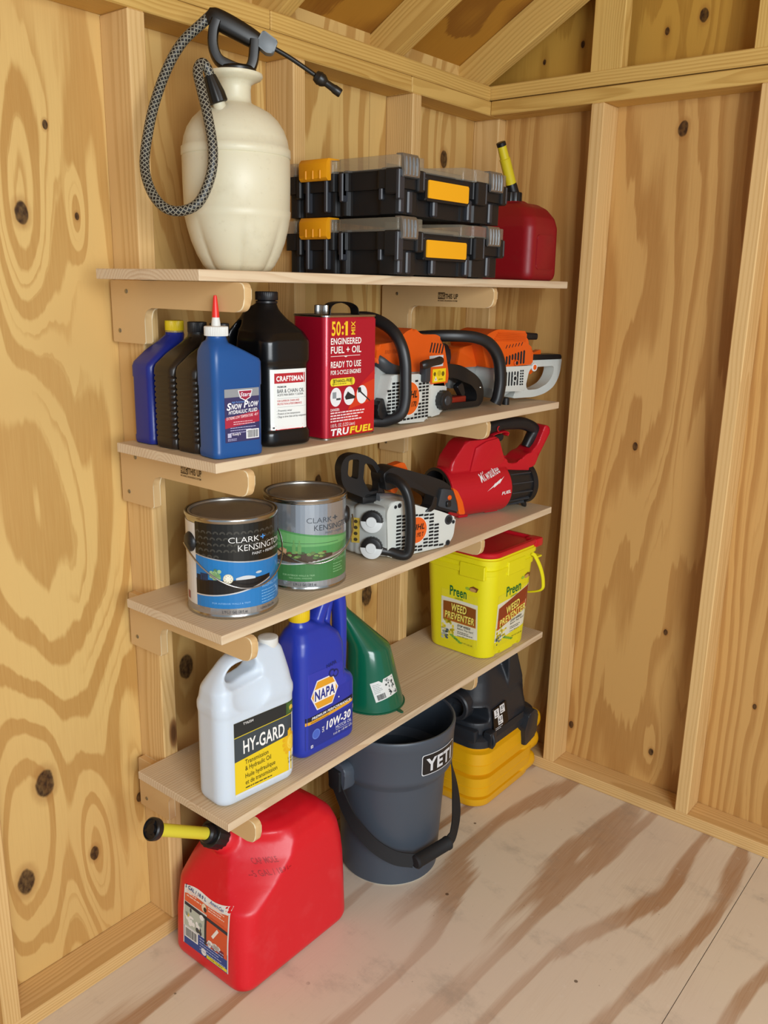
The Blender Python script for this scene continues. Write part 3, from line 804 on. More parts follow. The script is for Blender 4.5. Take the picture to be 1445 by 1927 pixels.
def art_blue(t, b, r, h):
    a = Art(t, cyl_fn(r), base=.0004); u0, u1 = radians(-50) * r, radians(105) * r
    a.rect(radians(-96) * r, .012, u0, h - .014, 'd9d6cf', 0, 8).rect(u0, .022, u1, h - .012, '2277b8', 0, 24, rough=.3)
    a.rect(radians(-96) * r, .0085, u1, .022, 'b4b6b8', 1, 24, rough=.25, metal=.8)
    a.rect(u0, h - .094, u1, h - .010, '17150f', 1, 24, dv=lambda q: (.020 - .036 * q + .02 * q * q, 0), rough=.3)
    a.rect(u0, h - .0960, u1, h - .0935, 'c2c4c6', 1.5, 24, dv=lambda q: (.020 - .036 * q + .02 * q * q,) * 2, rough=.3, metal=.6)
    sw = lambda q: -.006 + .062 * q ** 1.9
    def low(q): return (0.052 + sw(q)) 
    a.rect(u0, 0.0, u0 + (u1 - u0) * .66, 0.0, '1a1512', 1, 20, dv=lambda q: (low(q * .66), .079 + .004 * q), rough=.3)
    a.rect(u0, 0.0, u0 + (u1 - u0) * .66, 0.0, 'd5d7d9', 2, 20, dv=lambda q: (low(q * .66) - .0012, low(q * .66) + .0016), rough=.3, metal=.5)
    a.rect(u0 + .012, .078, u0 + .030, .092, '1d3352', 2, 4, 4).rect(u0 + .002, .076, u0 + .022, .088, '161b26', 2, 4, 4)
    rnd = random.Random(3)
    for k in range(26):
        q = rnd.uniform(0, 2 * pi); d = rnd.uniform(0, .012)
        a.ell(u0 + .046 + d * cos(q), .090 + d * .9 * sin(q) + .004, .0042, .0042, rnd.choice(('6f9a62', '87ad70', '4f7d58', '9dbd86')), 3, 7)
    a.ell(u0 + .071, .084, .0098, .0098, 'd7d2b4', 3).ell(u0 + .071, .084, .0078, .0078, 'ece9d6', 3.5)
    for k in range(8): a.ell(u0 + .071 + .006 * cos(k * pi / 4), .084 + .006 * sin(k * pi / 4), .0008, .0008, '33302a', 4, 6)
    a.rect(u0 + .086, .080, u0 + .125, .085, 'c8cdd0', 3, 8, 1, dv=lambda q: (.001, .004 * sin(q * pi))).ell(u0 + .133, .092, .007, .0025, 'b9c3c8', 3)
    # fan pattern on the dark band
    for j in range(5):
        for i in range(13):
            uu = u0 + .008 + i * .0135 + (j % 2) * .00675; vv = h - .078 + j * .012
            if vv < h - .072 + .0 and i > 3: continue
            for q in (.0055, .0038):
                P = [(uu + q * cos(pi * k / 8), vv + q * sin(pi * k / 8)) for k in range(9)] + [(uu + (q - .0005) * cos(pi * k / 8), vv + (q - .0005) * sin(pi * k / 8)) for k in range(8, -1, -1)]
                mi = a._i(a.m, '6a665c', rough=.3); n = 9
                top = [a.bm.verts.new(a.fn(p[0], p[1], .0008)) for p in P[:9]]; bot = [a.bm.verts.new(a.fn(p[0], p[1], .0008)) for p in P[9:][::-1]]
                for k in range(8): f = a.bm.faces.new((bot[k], top[k], top[k + 1], bot[k + 1])); f.material_index = mi
    ut = radians(-4) * r
    a.text('CLARK', ut, h - .047, .0115, 'eceae6', -.014, w=.062).text('+', ut + .065, h - .047, .013, '4a90d8', .02, w=.012)
    a.text('KENSINGTON', ut + .018, h - .064, .0125, 'eceae6', -.014, w=.115).text('PAINT + PRIMER IN ONE', ut + .046, h - .074, .0055, 'd6d6d4', .0, w=.085)
    a.text('EGGSHELL ENAMEL', ut + .068, .058, .0062, '8fc3ee', .0, w=.062).lines(ut + .066, .050, .06, 5, .006, .0016, '7db6e4', 9)
    a.text('FOR INTERIOR WALLS & TRIM', radians(-26) * r, .031, .0035, '8fc3ee', .0, w=.075).text('3.79 L (1 Gal) 128 fl. oz', radians(-14) * r, .0125, .0055, '4a4c50', .01, w=.05).text('123456 GALLON', radians(36) * r, .0125, .0045, '4a4c50', .01, w=.04)
    a.lines(radians(-88) * r, h - .085, .022, 16, .0042, .0014, '8b8880', 12).rect(radians(-74) * r, .028, radians(-66) * r, .044, '9a5a52', 2, 2, 2)
    a.done()
def art_green(t, b, r, h):
    a = Art(t, cyl_fn(r), base=.0004); u0, u1 = radians(-95) * r, radians(95) * r
    a.rect(u0, .0085, u1, h - .012, 'b3bac2', 0, 30, rough=.25, metal=.75)
    f = lambda q: .020 - .050 * q + .012 * q * q
    a.rect(u0, 0, u1, 0, '4f8f52', 1, 30, dv=lambda q: (.078 + .03 * (q - .45) ** 2, .130 + f(q)), rough=.3)
    a.rect(u0, 0, u1, 0, '6ba866', 1.5, 30, dv=lambda q: (.100, .126 + f(q)), rough=.3)
    a.rect(u0, .022, u1, 0, '3f7a44', 1, 30, dv=lambda q: (0, .058 + .045 * max(0, q - .35) ** 1.2), rough=.3)
    a.rect(u0, 0, u1, 0, 'd9dcde', 2, 30, dv=lambda q: (.0575 + .045 * max(0, q - .35) ** 1.2, .0605 + .045 * max(0, q - .35) ** 1.2), rough=.3, metal=.5)
    a.rect(radians(-62) * r, .064, radians(40) * r, .082, '4b3a2c', 2, 16, dv=lambda q: (.012 * (2 * q - 1) ** 2, .004 * sin(q * pi)))
    rnd = random.Random(5)
    for k in range(22): a.ell(rnd.uniform(-.035, .045), rnd.uniform(.074, .088), .0055, .003, rnd.choice(('5d7a3e', '7e9a52', '6a4a34', '3f5a30')), 3, 7)
    a.poly([(-.088, .086), (-.062, .076), (-.042, .086), (-.040, .094), (-.060, .088), (-.080, .096)], 'c9a27c', 3).ell(-.050, .088, .010, .008, 'b88a66', 2.5)
    for uu in (-.024, -.012):
        a.rect(uu - .004, .084, uu + .004, .104, '6a9a58', 3, 4, 2).rect(uu - .0015, .104, uu + .0015, .114, '6a9a58', 3, 1, 1)
    a.rect(-.085, .108, .08, .109, '2f5a38', 2.5, 16, dv=lambda q: (-.003 * q, -.003 * q))
    ut = radians(2) * r
    a.text('CLARK', ut, h - .052, .0115, '4a5058', -.014, w=.058).text('+', ut + .061, h - .052, .014, '3f464e', .01, w=.013)
    a.text('KENSINGTON', ut + .016, h - .069, .0125, '3d434b', -.014, w=.11).text('PAINT + PRIMER', ut + .042, h - .078, .005, '6a7078', .0, w=.05)
    a.text('SATIN ENAMEL', ut + .062, .062, .006, '8fc08a', .0, w=.05).lines(ut + .062, .054, .04, 4, .006, .0016, '86b882', 9)
    a.text('FOR INTERIOR WALLS & TRIM', -.05, .034, .0038, '9cc896', .0, w=.07).text('TRIM, DOORS, WINDOWS', -.036, .028, .0032, '9cc896', .0, w=.05).text('3.79 L (1 Gal) 128 fl. oz', -.026, .0125, .0055, '4a4c50', .01, w=.05)
    a.done()
Z3 = lambda x: shelf_z(3, x)
paint_can('blue and black paint can with wire bail, nearest the left end of its shelf', (-1.266, -.2745, Z3(-1.266)), radians(-41.4), .0915, .2035, radians(-62), radians(24), art_blue)
paint_can('silver and green paint can with picnic label beside the chainsaw', (-1.056, -.277, Z3(-1.056)), radians(-46), .0905, .2035, radians(-92), radians(10), art_green)
def ribbon(bm, pts, nrm, w, t, k=None, mi=0):
    """flat strap along pts; nrm gives the outward face direction at each point"""
    if k:
        nrm = spline(nrm, k); pts = spline(pts, k)
    P = [V(p) for p in pts]; R = []
    for i, p in enumerate(P):
        d = (P[min(i + 1, len(P) - 1)] - P[max(i - 1, 0)]).normalized(); n = V(nrm[i]); n = (n - d * n.dot(d)).normalized(); s = d.cross(n)
        R.append([p + n * t / 2 + s * w / 2, p + n * t / 2 - s * w / 2, p - n * t / 2 - s * w / 2, p - n * t / 2 + s * w / 2])
    return loft(bm, R, mi=mi)

# ================================================================== lowest shelf
Z4 = lambda x: shelf_z(4, x)
# ---- white jug of hydraulic oil
WHITEJ = plastic('white_jug_plastic', 'ccd8e4', 0.42, dirt=0.06, dirtcol='a8a08c', sss=0.15)
t = thing('oil_jug', 'white oil jug with yellow and black label, nearest the left end of its shelf', 'jug', (-1.2715, -.312, Z4(-1.2715)), radians(-5.5), 'gallon jugs')
bm = newbm(); hx, hy = .101, .047
R = [morph(0, -hx + .012, hx - .012, -hy + .010, hy - .010, .020, 8), morph(.004, -hx + .004, hx - .004, -hy + .003, hy - .003, .026, 8), morph(.014, -hx, hx, -hy, hy, .028, 8), morph(.20, -hx, hx, -hy, hy, .028, 8),
     morph(.206, -hx - .0015, hx + .0015, -hy - .0015, hy + .0015, .028, 8), morph(.224, -hx - .0015, hx + .0015, -hy - .0015, hy + .0015, .028, 8), morph(.232, -hx + .001, hx - .001, -hy + .001, hy - .001, .028, 8),
     morph(.262, -hx + .003, hx - .004, -hy + .005, hy - .005, .03, 8), morph(.292, -hx + .020, hx - .008, -hy + .015, hy - .015, .026, 8), morph(.318, -hx + .040, hx - .013, -hy + .024, hy - .024, .02, 8),
     morph(.331, -hx + .056, hx - .022, -hy + .028, hy - .028, .016, 8), morph(.337, -hx + .070, hx - .05, -hy + .034, hy - .034, .012, 8)]
squash = lambda z: z if z < .2 else .2 + (z - .2) * .86
for r in R:
    for p in r: p.z = squash(p.z)
loft(bm, R)
lathe(bm, [(.0225, .275), (.0205, .295), (.0205, .312)], .060, 0, 32)
hole = rpoly([(-.072, .272), (-.050, .298), (.010, .304), (.010, .276), (-.050, .262)], .012, 5)
c1 = newbm(); prism(c1, hole, -.08, .08, 'y')
def scoop(s):
    c = newbm(); M = Matrix.Translation((-.018, s * .065, .246)) @ Matrix.Diagonal((.064, .032, .058, 1))
    bmesh.ops.create_icosphere(c, subdivisions=4, radius=1.0, matrix=M); return tmp(c)
def scoop2(s):
    c = newbm(); M = Matrix.Translation((-.030, s * .050, .282)) @ Matrix.Diagonal((.060, .035, .034, 1))
    bmesh.ops.create_icosphere(c, subdivisions=4, radius=1.0, matrix=M); return tmp(c)
body = blob('body', bm, WHITEJ, t, .0034, 6, cutters=[tmp(c1), scoop(-1), scoop(1), scoop2(-1), scoop2(1)], angle=180)
bm = newbm(); ribbed(bm, .0215, .302, .326, 40, .0005, Matrix.Translation((.060, 0, 0))); finish('cap', bm, WHITECAP, t, smooth=40)
a = Art(t, surf_fn([body], (.0065, -.07, 0), (1, 0, 0), (0, 0, 1), (0, -1, 0)))
u0, u1 = -.073, .0885
sl = lambda q: (0, .004 * q)
a.rect(u0, .022, u1, .186, 'e8c91a', 0, 14).rect(u0, .100, u1, .186, '232829', 1, 14, dv=lambda q: (.012 * q - .002, 0)).rect(u0, .152, u1, .154, 'c9b52c', 2, 14, dv=lambda q: (.004 * q,) * 2)
a.rect(u0, .100, u1, .152, '3a444a', 1.5, 14, dv=lambda q: (.012 * q - .002, .004 * q))
a.rect(u0, .019, u1, .024, 'd8e0e6', 1, 14).rect(.062, .158, u1, .186, '3d5a2c', 2, 4, 4)
a.rect(.066, .162, u1 - .003, .183, '4a6b34', 3, 4, 4).poly([(.070, .174), (.074, .178), (.080, .1765), (.0845, .170), (.083, .166), (.078, .168), (.072, .166)], 'e0bf45', 4)
a.ell(.073, .092, .015, .024, 'e6b618', 1.2).ell(.075, .090, .011, .017, 'efd04a', 1.4)
rnd = random.Random(8)
for k in range(7): a.ell(min(.0835, .073 + .018 * cos(1.6 + k * .42)), .092 + .027 * sin(1.6 + k * .42), .0045, .005, 'e2ae14', 1.1, 8)
a.text('HY-GARD', -.051, .1115, .0295, 'f2f2ee', .025, w=.108, rot=.012).text('TY6354', -.050, .176, .0055, 'e8e8e4', .02)
a.text('Transmission', -.047, .085, .0105, '2f2b12', .0, w=.060, rot=.02).text('& Hydraulic Oil', -.047, .0705, .0105, '2f2b12', .0, w=.067, rot=.02)
a.text('Huile hydraulique', -.047, .053, .0105, '2f2b12', .0, w=.078, rot=.02).text('et de transmission', -.047, .038, .0105, '2f2b12', .0, w=.083, rot=.02)
a.lines(-.047, .0295, .07, 1, .004, .0026, '4a431c', 2).text('1 GAL', .066, .050, .006, '4a431c', .0).text('3.78 L', .066, .042, .005, '4a431c', .0).rect(.077, .062, .084, .072, 'f0ead0', 2.5, 2, 2).done()

# ---- blue jug of motor oil
BLUEJ = plastic('blue_jug_plastic', '2438a8', 0.30)
t = thing('oil_jug', 'royal blue motor oil jug with yellow cap beside the green funnel', 'jug', (-1.047, -.298, Z4(-1.047)), radians(-2), 'gallon jugs')
bm = newbm(); hx, hy = .092, .050
R = [morph(0, -hx + .012, hx - .012, -hy + .010, hy - .010, .018, 8), morph(.005, -hx + .003, hx - .003, -hy + .003, hy - .003, .024, 8), morph(.014, -hx, hx, -hy, hy, .026, 8), morph(.150, -hx, hx, -hy, hy, .026, 8),
     morph(.162, -hx, hx - .008, -hy, hy, .026, 8), morph(.176, -hx, hx - .030, -hy, hy, .026, 8), morph(.25, -hx, hx - .034, -hy + .001, hy - .001, .028, 8), morph(.276, -hx + .004, hx - .044, -hy + .005, hy - .005, .03, 8),
     morph(.298, -hx + .012, hx - .070, -hy + .016, hy - .016, .028, 8), morph(.308, -hx + .020, hx - .096, -hy + .025, hy - .025, .024, 8), morph(.318, -hx + .021, -hx + .063, -.021, .021, .0205, 8), morph(.328, -hx + .022, -hx + .062, -.020, .020, .0195, 8)]
loft(bm, R)
tube(bm, [(-.005, .0, .290), (.014, .0, .332), (.040, .0, .366), (.066, .0, .362), (.077, .0, .325), (.080, .0, .25), (.076, .0, .17), (.066, 0, .14)], [.016, .016, .015, .0155, .015, .015, .016, .018], 14, k=6, flatten=(1, 1.25), sq=2.6)
tube(bm, [(.028, 0, .262), (.040, 0, .31), (.052, 0, .358)], [.013, .009, .010], 12, k=4)
body = blob('body', bm, BLUEJ, t, .0034, 6, angle=180)
bm = newbm(); ribbed(bm, .0245, .321, .3475, 36, .0007, Matrix.Translation((-hx + .042, 0, 0)), top=.003); finish('cap', bm, YELCAP, t, smooth=40)
a = Art(t, surf_fn([body], (0, -.07, 0), (1, 0, 0), (0, 0, 1), (0, -1, 0)))
a.rect(-.078, .024, .086, .150, '2a35a6', 0, 14).rect(-.078, .150, .052, .208, '2f3aae', 0, 12).rect(-.078, .024, .086, .084, '20308f', .5, 14)
a.rect(-.078, .0925, .086, .1035, '10142e', 1, 14, dv=lambda q: (.010 * q * q,) * 2).rect(-.078, .085, .086, .0925, 'e3a52a', 1, 14, dv=lambda q: (.010 * q * q, .010 * q * q)).lines(-.062, .0875, .08, 1, .003, .0018, '7a5514', 3)
hxn = [(-.060, .150), (-.042, .183), (.004, .183), (.022, .150), (.004, .117), (-.042, .117)]
c = (-.019, .150)
a.poly([(c[0] + (p[0] - c[0]) * 1.07, c[1] + (p[1] - c[1]) * 1.09) for p in hxn], 'e8e8ee', 2).poly(hxn, 'e5a328', 3)
a.rect(-.054, .134, .016, .166, 'f4f2ee', 4, 6, 2).text('NAPA', -.051, .1385, .0235, '22308c', .04, w=.064, lift=6).ell(.027, .122, .002, .002, 'e8e8ee', 3, 8)
a.text('NAPA', -.012, .206, .009, '1b2468', .03, w=.032, rot=.1)
for q in ((.004, .190), (.016, .186)): a.ell(q[0], q[1], .010, .010, '1b2468', 3).ell(q[0], q[1], .006, .006, '2f3aae', 4)
a.text('PREMIUM PERFORMANCE', -.060, .0950, .0062, 'f2f2f2', .035, .2, w=.128, rot=.03)
a.text('SAE', -.021, .052, .0065, 'f2f2f2', .0, rot=pi / 2).text('10W-30', -.014, .0545, .0195, 'f4f4f4', .045, .18, w=.082, rot=.03)
a.text('MOTOR OIL', .018, .0425, .0085, 'dfe2f2', .0, w=.053, rot=.04).rect(.018, .0395, .070, .0402, 'dfe2f2', 2)
a.text('5 U.S. Qt - 1.25 Gal - 4.73 L', .010, .0305, .0046, 'f2f2f2', .02, w=.066, rot=.04)
a.ell(-.046, .056, .0125, .0125, '5f7fd8', 2).ell(-.046, .056, .010, .010, '4666c8', 3).lines(-.053, .058, .013, 3, .004, .0016, '1b2f86', 5)
a.rect(-.063, .0255, -.056, .0325, 'e8e8ee', 2, 2, 2).rect(-.061, .0275, -.058, .0305, '22308c', 3, 2, 2)
a.rect(.072, .073, .082, .083, 'c9a0b0', 2, 2, 2).rect(.072, .073, .077, .083, '3a4a9a', 3, 2, 2).done()

# ---- green funnel, mouth down
GREENF = plastic('green_funnel_plastic', '0a5f45', 0.2, coat=0.3)
t = thing('funnel', 'green plastic funnel with torn white sticker, mouth down on shelf', 'funnel', (-.802, -.272, Z4(-.802)), radians(-50.5))
bm = newbm()
R = []
for z, c, r in ((.0, 0, .0835), (.003, 0, .0835), (.0035, 0, .0800), (.012, -.001, .0785), (.10, -.008, .0640), (.152, -.014, .0565), (.160, -.017, .0535), (.168, -.022, .049), (.245, -.080, .0185), (.255, -.086, .0160), (.315, -.090, .0125)):
    R.append(circ(r, c, .35 * (c if c > -.03 else c) * -.2, z, 48))
loft(bm, R, False, False)
R2 = [[p + (V((R[i][0].x - .0785 * 0, 0, 0)) * 0) for p in r] for i, r in enumerate(R)]
o = finish('cone', bm, GREENF, t, smooth=35)
md = o.modifiers.new('s', 'SOLIDIFY'); md.thickness = .0018; md.offset = -1; ev(o); o.data.name = 'cone'
bm = newbm(); prism(bm, rpoly([(.060, -.058), (.074, -.072), (.079, -.066), (.066, -.046)], .004), 0.0, .003, 'z', .0008, 1); finish('hang_tab', bm, GREENF, t)
a = Art(t, surf_fn([o], (.02, -.2, 0), (1, 0, 0), (0, 0, 1), (0, -1, 0), .3)); a.fn = (lambda f: (lambda u, v, l: f(u, v, l)))(surf_fn([o], (.028, -.055, .062), (.955, .0, .29), (-.29, 0, .955), (.25, -1, .15), .15))
pts = [(-.035, .024), (-.020, .026), (-.012, .020), (-.004, .027), (.012, .026), (.020, .021), (.026, .027), (.032, .012), (.030, -.010), (.033, -.026), (.010, -.027), (-.012, -.025), (-.034, -.026), (-.032, -.006)]
a.rect(-.034, -.026, .032, .025, 'dcdfdc', 0, 12, 10)
a.lines(-.030, .017, .026, 6, .0042, .0013, '8d9494', 4).bars(-.027, -.023, .024, .014, '2c2c2c', 3).poly([(-.010, .025), (.004, .0255), (-.002, .017)], '0a5f45', 2)
rnd = random.Random(2)
for k in range(26): a.ell(.017 + rnd.uniform(-.011, .012), -.002 + rnd.uniform(-.020, .024), rnd.uniform(.0012, .0034), rnd.uniform(.0012, .004), rnd.choice(('5d6666', '8a9292', '3f4848')), 2, 6)
a.done()

# ---- yellow pail of weed preventer with red lid
PAIL = plastic('yellow_pail_plastic', 'e9e019', 0.36)
LIDR = plastic('red_lid_plastic', 'c81626', 0.34)
t = thing('pail', 'square yellow pail with red lid and weed preventer labels', 'pail', (-.306, -.268, Z4(-.306)), radians(-1.5))
def prr(z, w_, d_, r=.042): return rrect(w_, d_, r, 0, 0, z, 8)
bm = newbm(); w0, d0, w1, d1 = .222, .214, .250, .240
def wz(z): return w0 + (w1 - w0) * z / .30, d0 + (d1 - d0) * z / .30
R = [prr(0, w0 - .012, d0 - .012, .038), prr(.003, w0 - .003, d0 - .003)]
for z in (.010, .255): R.append(prr(z, *wz(z)))
R += [prr(.257, wz(.257)[0] + .006, wz(.257)[1] + .006), prr(.272, wz(.272)[0] + .007, wz(.272)[1] + .007), prr(.274, *wz(.274)), prr(.288, *wz(.288)), prr(.290, w1 + .014, d1 + .014, .046), prr(.3035, w1 + .015, d1 + .015, .046), prr(.305, w1 + .006, d1 + .006, .044), prr(.312, w1 + .006, d1 + .006, .044)]
loft(bm, R)
body = tmp(bm); cs = []
for x0, x1 in ((-.060, -.038), (.036, .062)):
    c = newbm(); prism(c, [(x0 - .012, -.01), (x0, .014), (x1, .014), (x1 + .012, -.01)], -.2, -.097, 'y'); cs.append(tmp(c))
cut(body, cs); me = body.data; bpy.data.objects.remove(body); me.materials.clear(); me.materials.append(PAIL); me.shade_smooth(); me.set_sharp_from_angle(angle=radians(35)); me.name = 'tub'
body = bpy.data.objects.new('tub', me); COL.objects.link(body); body.parent = t
# grip pockets under the rim
bm = newbm(); box(bm, (-.040, -d1 / 2 - .0035, .245), (.050, -d1 / 2 + .010, .286), .002, 1); finish('grip_ledge', bm, PAIL, t)
bm = newbm(); box(bm, (-w1 / 2 - .0035, -.100, .245), (-w1 / 2 + .010, -.015, .286), .002, 1); finish('grip_ledge', bm, PAIL, t)
bm = newbm()
loft(bm, [prr(.310, w1 + .008, d1 + .008, .044), prr(.316, w1 + .016, d1 + .016, .048), prr(.322, w1 + .016, d1 + .016, .048), prr(.325, w1 + .010, d1 + .010, .045), prr(.326, w1 - .010, d1 - .010, .038), prr(.319, w1 - .018, d1 - .018, .034), prr(.319, .02, .02, .008)])
finish('lid', bm, LIDR, t, smooth=35)
bm = newbm(); box(bm, (-.10, .0, .3192), (.10, .003, .3215), .001, 1); finish('lid_seam', bm, LIDR, t)
bm = newbm(); box(bm, (w1 / 2 - .030, -d1 / 2 - .010, .300), (w1 / 2 + .010, -d1 / 2 + .030, .3262), .006, 2); finish('lid_tab', bm, LIDR, t)
bm = newbm(); hx0 = w1 / 2 + .006
tube(bm, [(.080, -d1 / 2 - .004, .286), (.092, -d1 / 2 - .010, .276), (.112, -d1 / 2 - .020, .235), (.128, -d1 / 2 - .022, .190), (.133, -d1 / 2 - .012, .160), (.132, -.07, .140), (.130, 0.0, .136), (.130, .07, .150), (.130, d1 / 2 - .02, .20), (.128, d1 / 2 - .02, .27)], .0042, 10, k=5, flatten=(1.4, .8)); finish('bail_handle', bm, PAIL, t, smooth=60)
bm = newbm(); box(bm, (.118, -d1 / 2 - .004, .262), (.143, -.06, .268), .002, 1); finish('rim_lug', bm, PAIL, t)
sF = surf_fn([body], (0, -.14, 0), (1, 0, 0), (0, 0, 1), (0, -1, 0)); sL = surf_fn([body], (-.14, 0, 0), (0, -1, 0), (0, 0, 1), (-1, 0, 0))
def preen(fn, L, R_, tilt, seed):
    a = Art(t, fn); W = R_ - L; c = (L + R_) / 2
    k = lambda q: (0, tilt * q)
    a.rect(L, .040, R_, .165, 'e4e3cf', 0, 12, 8, dv=lambda q: (tilt * q * .8, tilt * q)).rect(L, .165, R_, .190, 'e6dd2a', .5, 12, 2, dv=lambda q: (tilt * q, tilt * q * .8)).rect(L, .028, R_, .052, 'e3da22', 1, 12, 2, dv=lambda q: (tilt * q * .8, tilt * q * .8 - .006 + .012 * q))
    v0 = .098
    big = tilt > .005
    ev_ = (lambda q: (-.004 + tilt * 2.2 * q, .003 * sin(pi * q) + tilt * 2.2 * q)) if not big else (lambda q: (-.016 + .034 * q, -.002 + .038 * q))
    a.rect(L + .004, v0 - .003, R_ - .002, v0 + .057, 'e9e1b8', 1.5, 12, 4, dv=ev_).rect(L + .007, v0, R_ - .005, v0 + .054, 'b8481f' if big else 'b0641e', 2, 12, 4, dv=ev_).rect(L + .007, v0 + .028, R_ - .005, v0 + .054, '8f3a1c' if big else '8a4c18', 2.4, 12, 2, dv=ev_)
    r = .16 if big else .0; h1 = .0225
    for dx, col, lf in ((.0012, '3a1a0c', 4), (0, 'f3e36a', 6)):
        a.text('WEED', c + dx, v0 + .030 - dx, h1, col, .045, .12, w=W * .42, align='c', lift=lf, rot=r).text('PREVENTER', c + dx + .002, v0 + .004 - dx, .0205, col, .045, .12, w=W * .82, align='c', lift=lf, rot=r)
    a.text('Preen', L + W * .24, .176 + tilt * .4, .0290, '0c6b35', .03, w=W * .46, rot=r * .3).text('GARDEN', L + W * .38, .167 + tilt * .5, .0050, '3a7a2c', .0, w=W * .22)
    a.poly([(R_ - W * .22, .214 + tilt), (R_ - W * .12, .220 + tilt), (R_ + .002, .216 + tilt), (R_ - .004, .204 + tilt), (R_ - W * .14, .203 + tilt)], '7a4a1c', 2).ell(R_ - W * .14, .2085 + tilt, .012, .0055, 'c99a5c', 3).ell(R_ - W * .27, .209 + tilt, .008, .0045, '9fc23a', 3)
    a.text('STOP WEEDS', L + W * .46, .083 + tilt * .7, .0066, '2b2b24', .04, .2, w=W * .36, rot=r * .6).text('Before They Start!', L + W * .46, .0745 + tilt * .7, .0058, '2b2b24', .0, .2, w=W * .44, rot=r * .6)
    a.lines(L + W * .46, .066 + tilt * .7, W * .45, 2, .005, .0022, '55544a', seed).text('Covers 900 sq. ft.', L + W * .46, .052 + tilt * .7, .0042, '55544a', .0, w=W * .3).text('NET WT 5.625 LBS', L + W * .55, .033 + tilt * .6, .0045, '6d6a2a', .01, w=W * .33)
    rnd = random.Random(seed)
    for q in range(30): a.ell(L + rnd.uniform(.004, W * .34), .045 + rnd.uniform(0, .050), rnd.uniform(.003, .007), rnd.uniform(.003, .006), rnd.choice(('e8d21c', 'd8c414', 'efe04a', 'cdbf2a')), 2, 7)
    for q in range(16): a.ell(L + rnd.uniform(.002, W * .2), .036 + rnd.uniform(0, .030), rnd.uniform(.003, .006), rnd.uniform(.002, .005), rnd.choice(('5f6f72', '8a9698', '4a5a4c', 'b5bdb8')), 3, 7)
    for q in range(5): a.ell(L + W * (.3 + .06 * q), .050 - .004 * q, .008, .003, rnd.choice(('7ab03a', '5f9a34')), 3.5, 8)
    a.done()
preen(sL, -.050, .077, .0, 3)
preen(sF, -.072, .096, .008, 7)

# ================================================================== floor
# ---- large red fuel can
REDCAN = plastic('red_fuel_can_plastic', 'd81525', 0.36, grain=0.25, dirt=0.05, dirtcol='e8a0a0')
SPYEL = plastic('yellow_spout_plastic', 'd9cf3a', 0.4)
SPBLK = plastic('black_spout_plastic', '141416', 0.35)
t = thing('fuel_can', 'large red plastic fuel can with yellow spout on the floor', 'fuel can', (-1.175, -.2465, 0), radians(0), 'red plastic fuel cans')
bm = newbm()
def gr(z, x0, x1, y0, y1, r, flat_=0.0):
    P = rrect(x1 - x0, y1 - y0, r, (x0 + x1) / 2, (y0 + y1) / 2, z, 10); a0, a1 = P[22].copy(), P[32].copy()
    for i in range(23, 32): P[i] = P[i].lerp(a0.lerp(a1, (i - 22) / 10), flat_)
    return P
R = [gr(0, -.160, .150, -.113, .100, .032), gr(.006, -.176, .168, -.126, .115, .036), gr(.020, -.182, .174, -.130, .119, .038), gr(.12, -.178, .172, -.128, .119, .040), gr(.195, -.171, .169, -.127, .119, (.045, .05, .046, .042), .2),
     gr(.235, -.148, .166, -.125, .118, (.05, .07, .076, .045), .75), gr(.275, -.120, .160, -.122, .110, (.05, .085, .098, .05), .85), gr(.305, -.097, .148, -.114, .095, (.05, .08, .092, .05), .85), gr(.328, -.078, .126, -.095, .075, (.05, .07, .080, .05)), gr(.340, -.058, .100, -.070, .050, (.04, .05, .06, .04)), gr(.344, -.03, .07, -.04, .02, .025)]
loft(bm, R)
nax = V((-.80, .0, .60)); B = V((-.103, .012, .308)); Mq = Matrix.Translation(B) @ nax.to_track_quat('Z', 'Y').to_matrix().to_4x4()
lathe(bm, [(.042, -.03), (.038, .0), (.034, .012), (.030, .018)], n=32, M=Mq)
tube(bm, [(-.06, .055, .325), (-.02, .055, .372), (.05, .055, .382), (.105, .055, .352), (.140, .055, .285), (.145, .055, .22)], .019, 14, k=6, flatten=(.8, 1.1))
body = blob('body', bm, REDCAN, t, .0048, 5, angle=180)
bm = newbm(); ribbed(bm, .0315, .014, .050, 16, .0016, Mq); finish('cap', bm, SPBLK, t, smooth=35)
p0 = V(Mq @ V((0, 0, .038))); p1 = V((-.292, .010, .428)); dr = (p1 - p0).normalized(); Ms = Matrix.Translation(p0) @ dr.to_track_quat('Z', 'Y').to_matrix().to_4x4(); Ls = (p1 - p0).length
bm = newbm(); lathe(bm, [(.0235, .0), (.021, .022), (.0165, .026)], n=32, M=Ms); finish('collar', bm, SPBLK, t, smooth=40)
bm = newbm(); lathe(bm, [(.0135, .015), (.0135, Ls - .010)], n=32, M=Ms); finish('spout', bm, SPYEL, t, smooth=40)
bm = newbm(); lathe(bm, [(.014, Ls - .016), (.0165, Ls - .013), (.0225, Ls - .011), (.0235, Ls - .006), (.0235, Ls + .002), (.0205, Ls + .005), (.0195, Ls + .001), (.011, Ls), (.0105, Ls + .004), (.001, Ls + .005)], n=36, M=Ms); finish('spout_cap', bm, SPBLK, t, smooth=40)
bm = newbm()
for k in range(3):
    a_ = k * 2 * pi / 3; box(bm, (-.003, .009, Ls), (.003, .0205, Ls + .0035), 0, 1, 0, Ms @ Matrix.Rotation(a_, 4, 'Z'))
finish('spout_cap_vane', bm, SPBLK, t, smooth=0)['kind'] = 'stuff'
fl_ = surf_fn([body], (-.22, 0, 0), (0, -1, 0), (0, 0, 1), (-1, 0, 0), .2); a = Art(t, fl_)
u0, u1 = -.072, .082
top = lambda q: -.004 + .012 * (q - .5) + .004 * sin(q * 7)
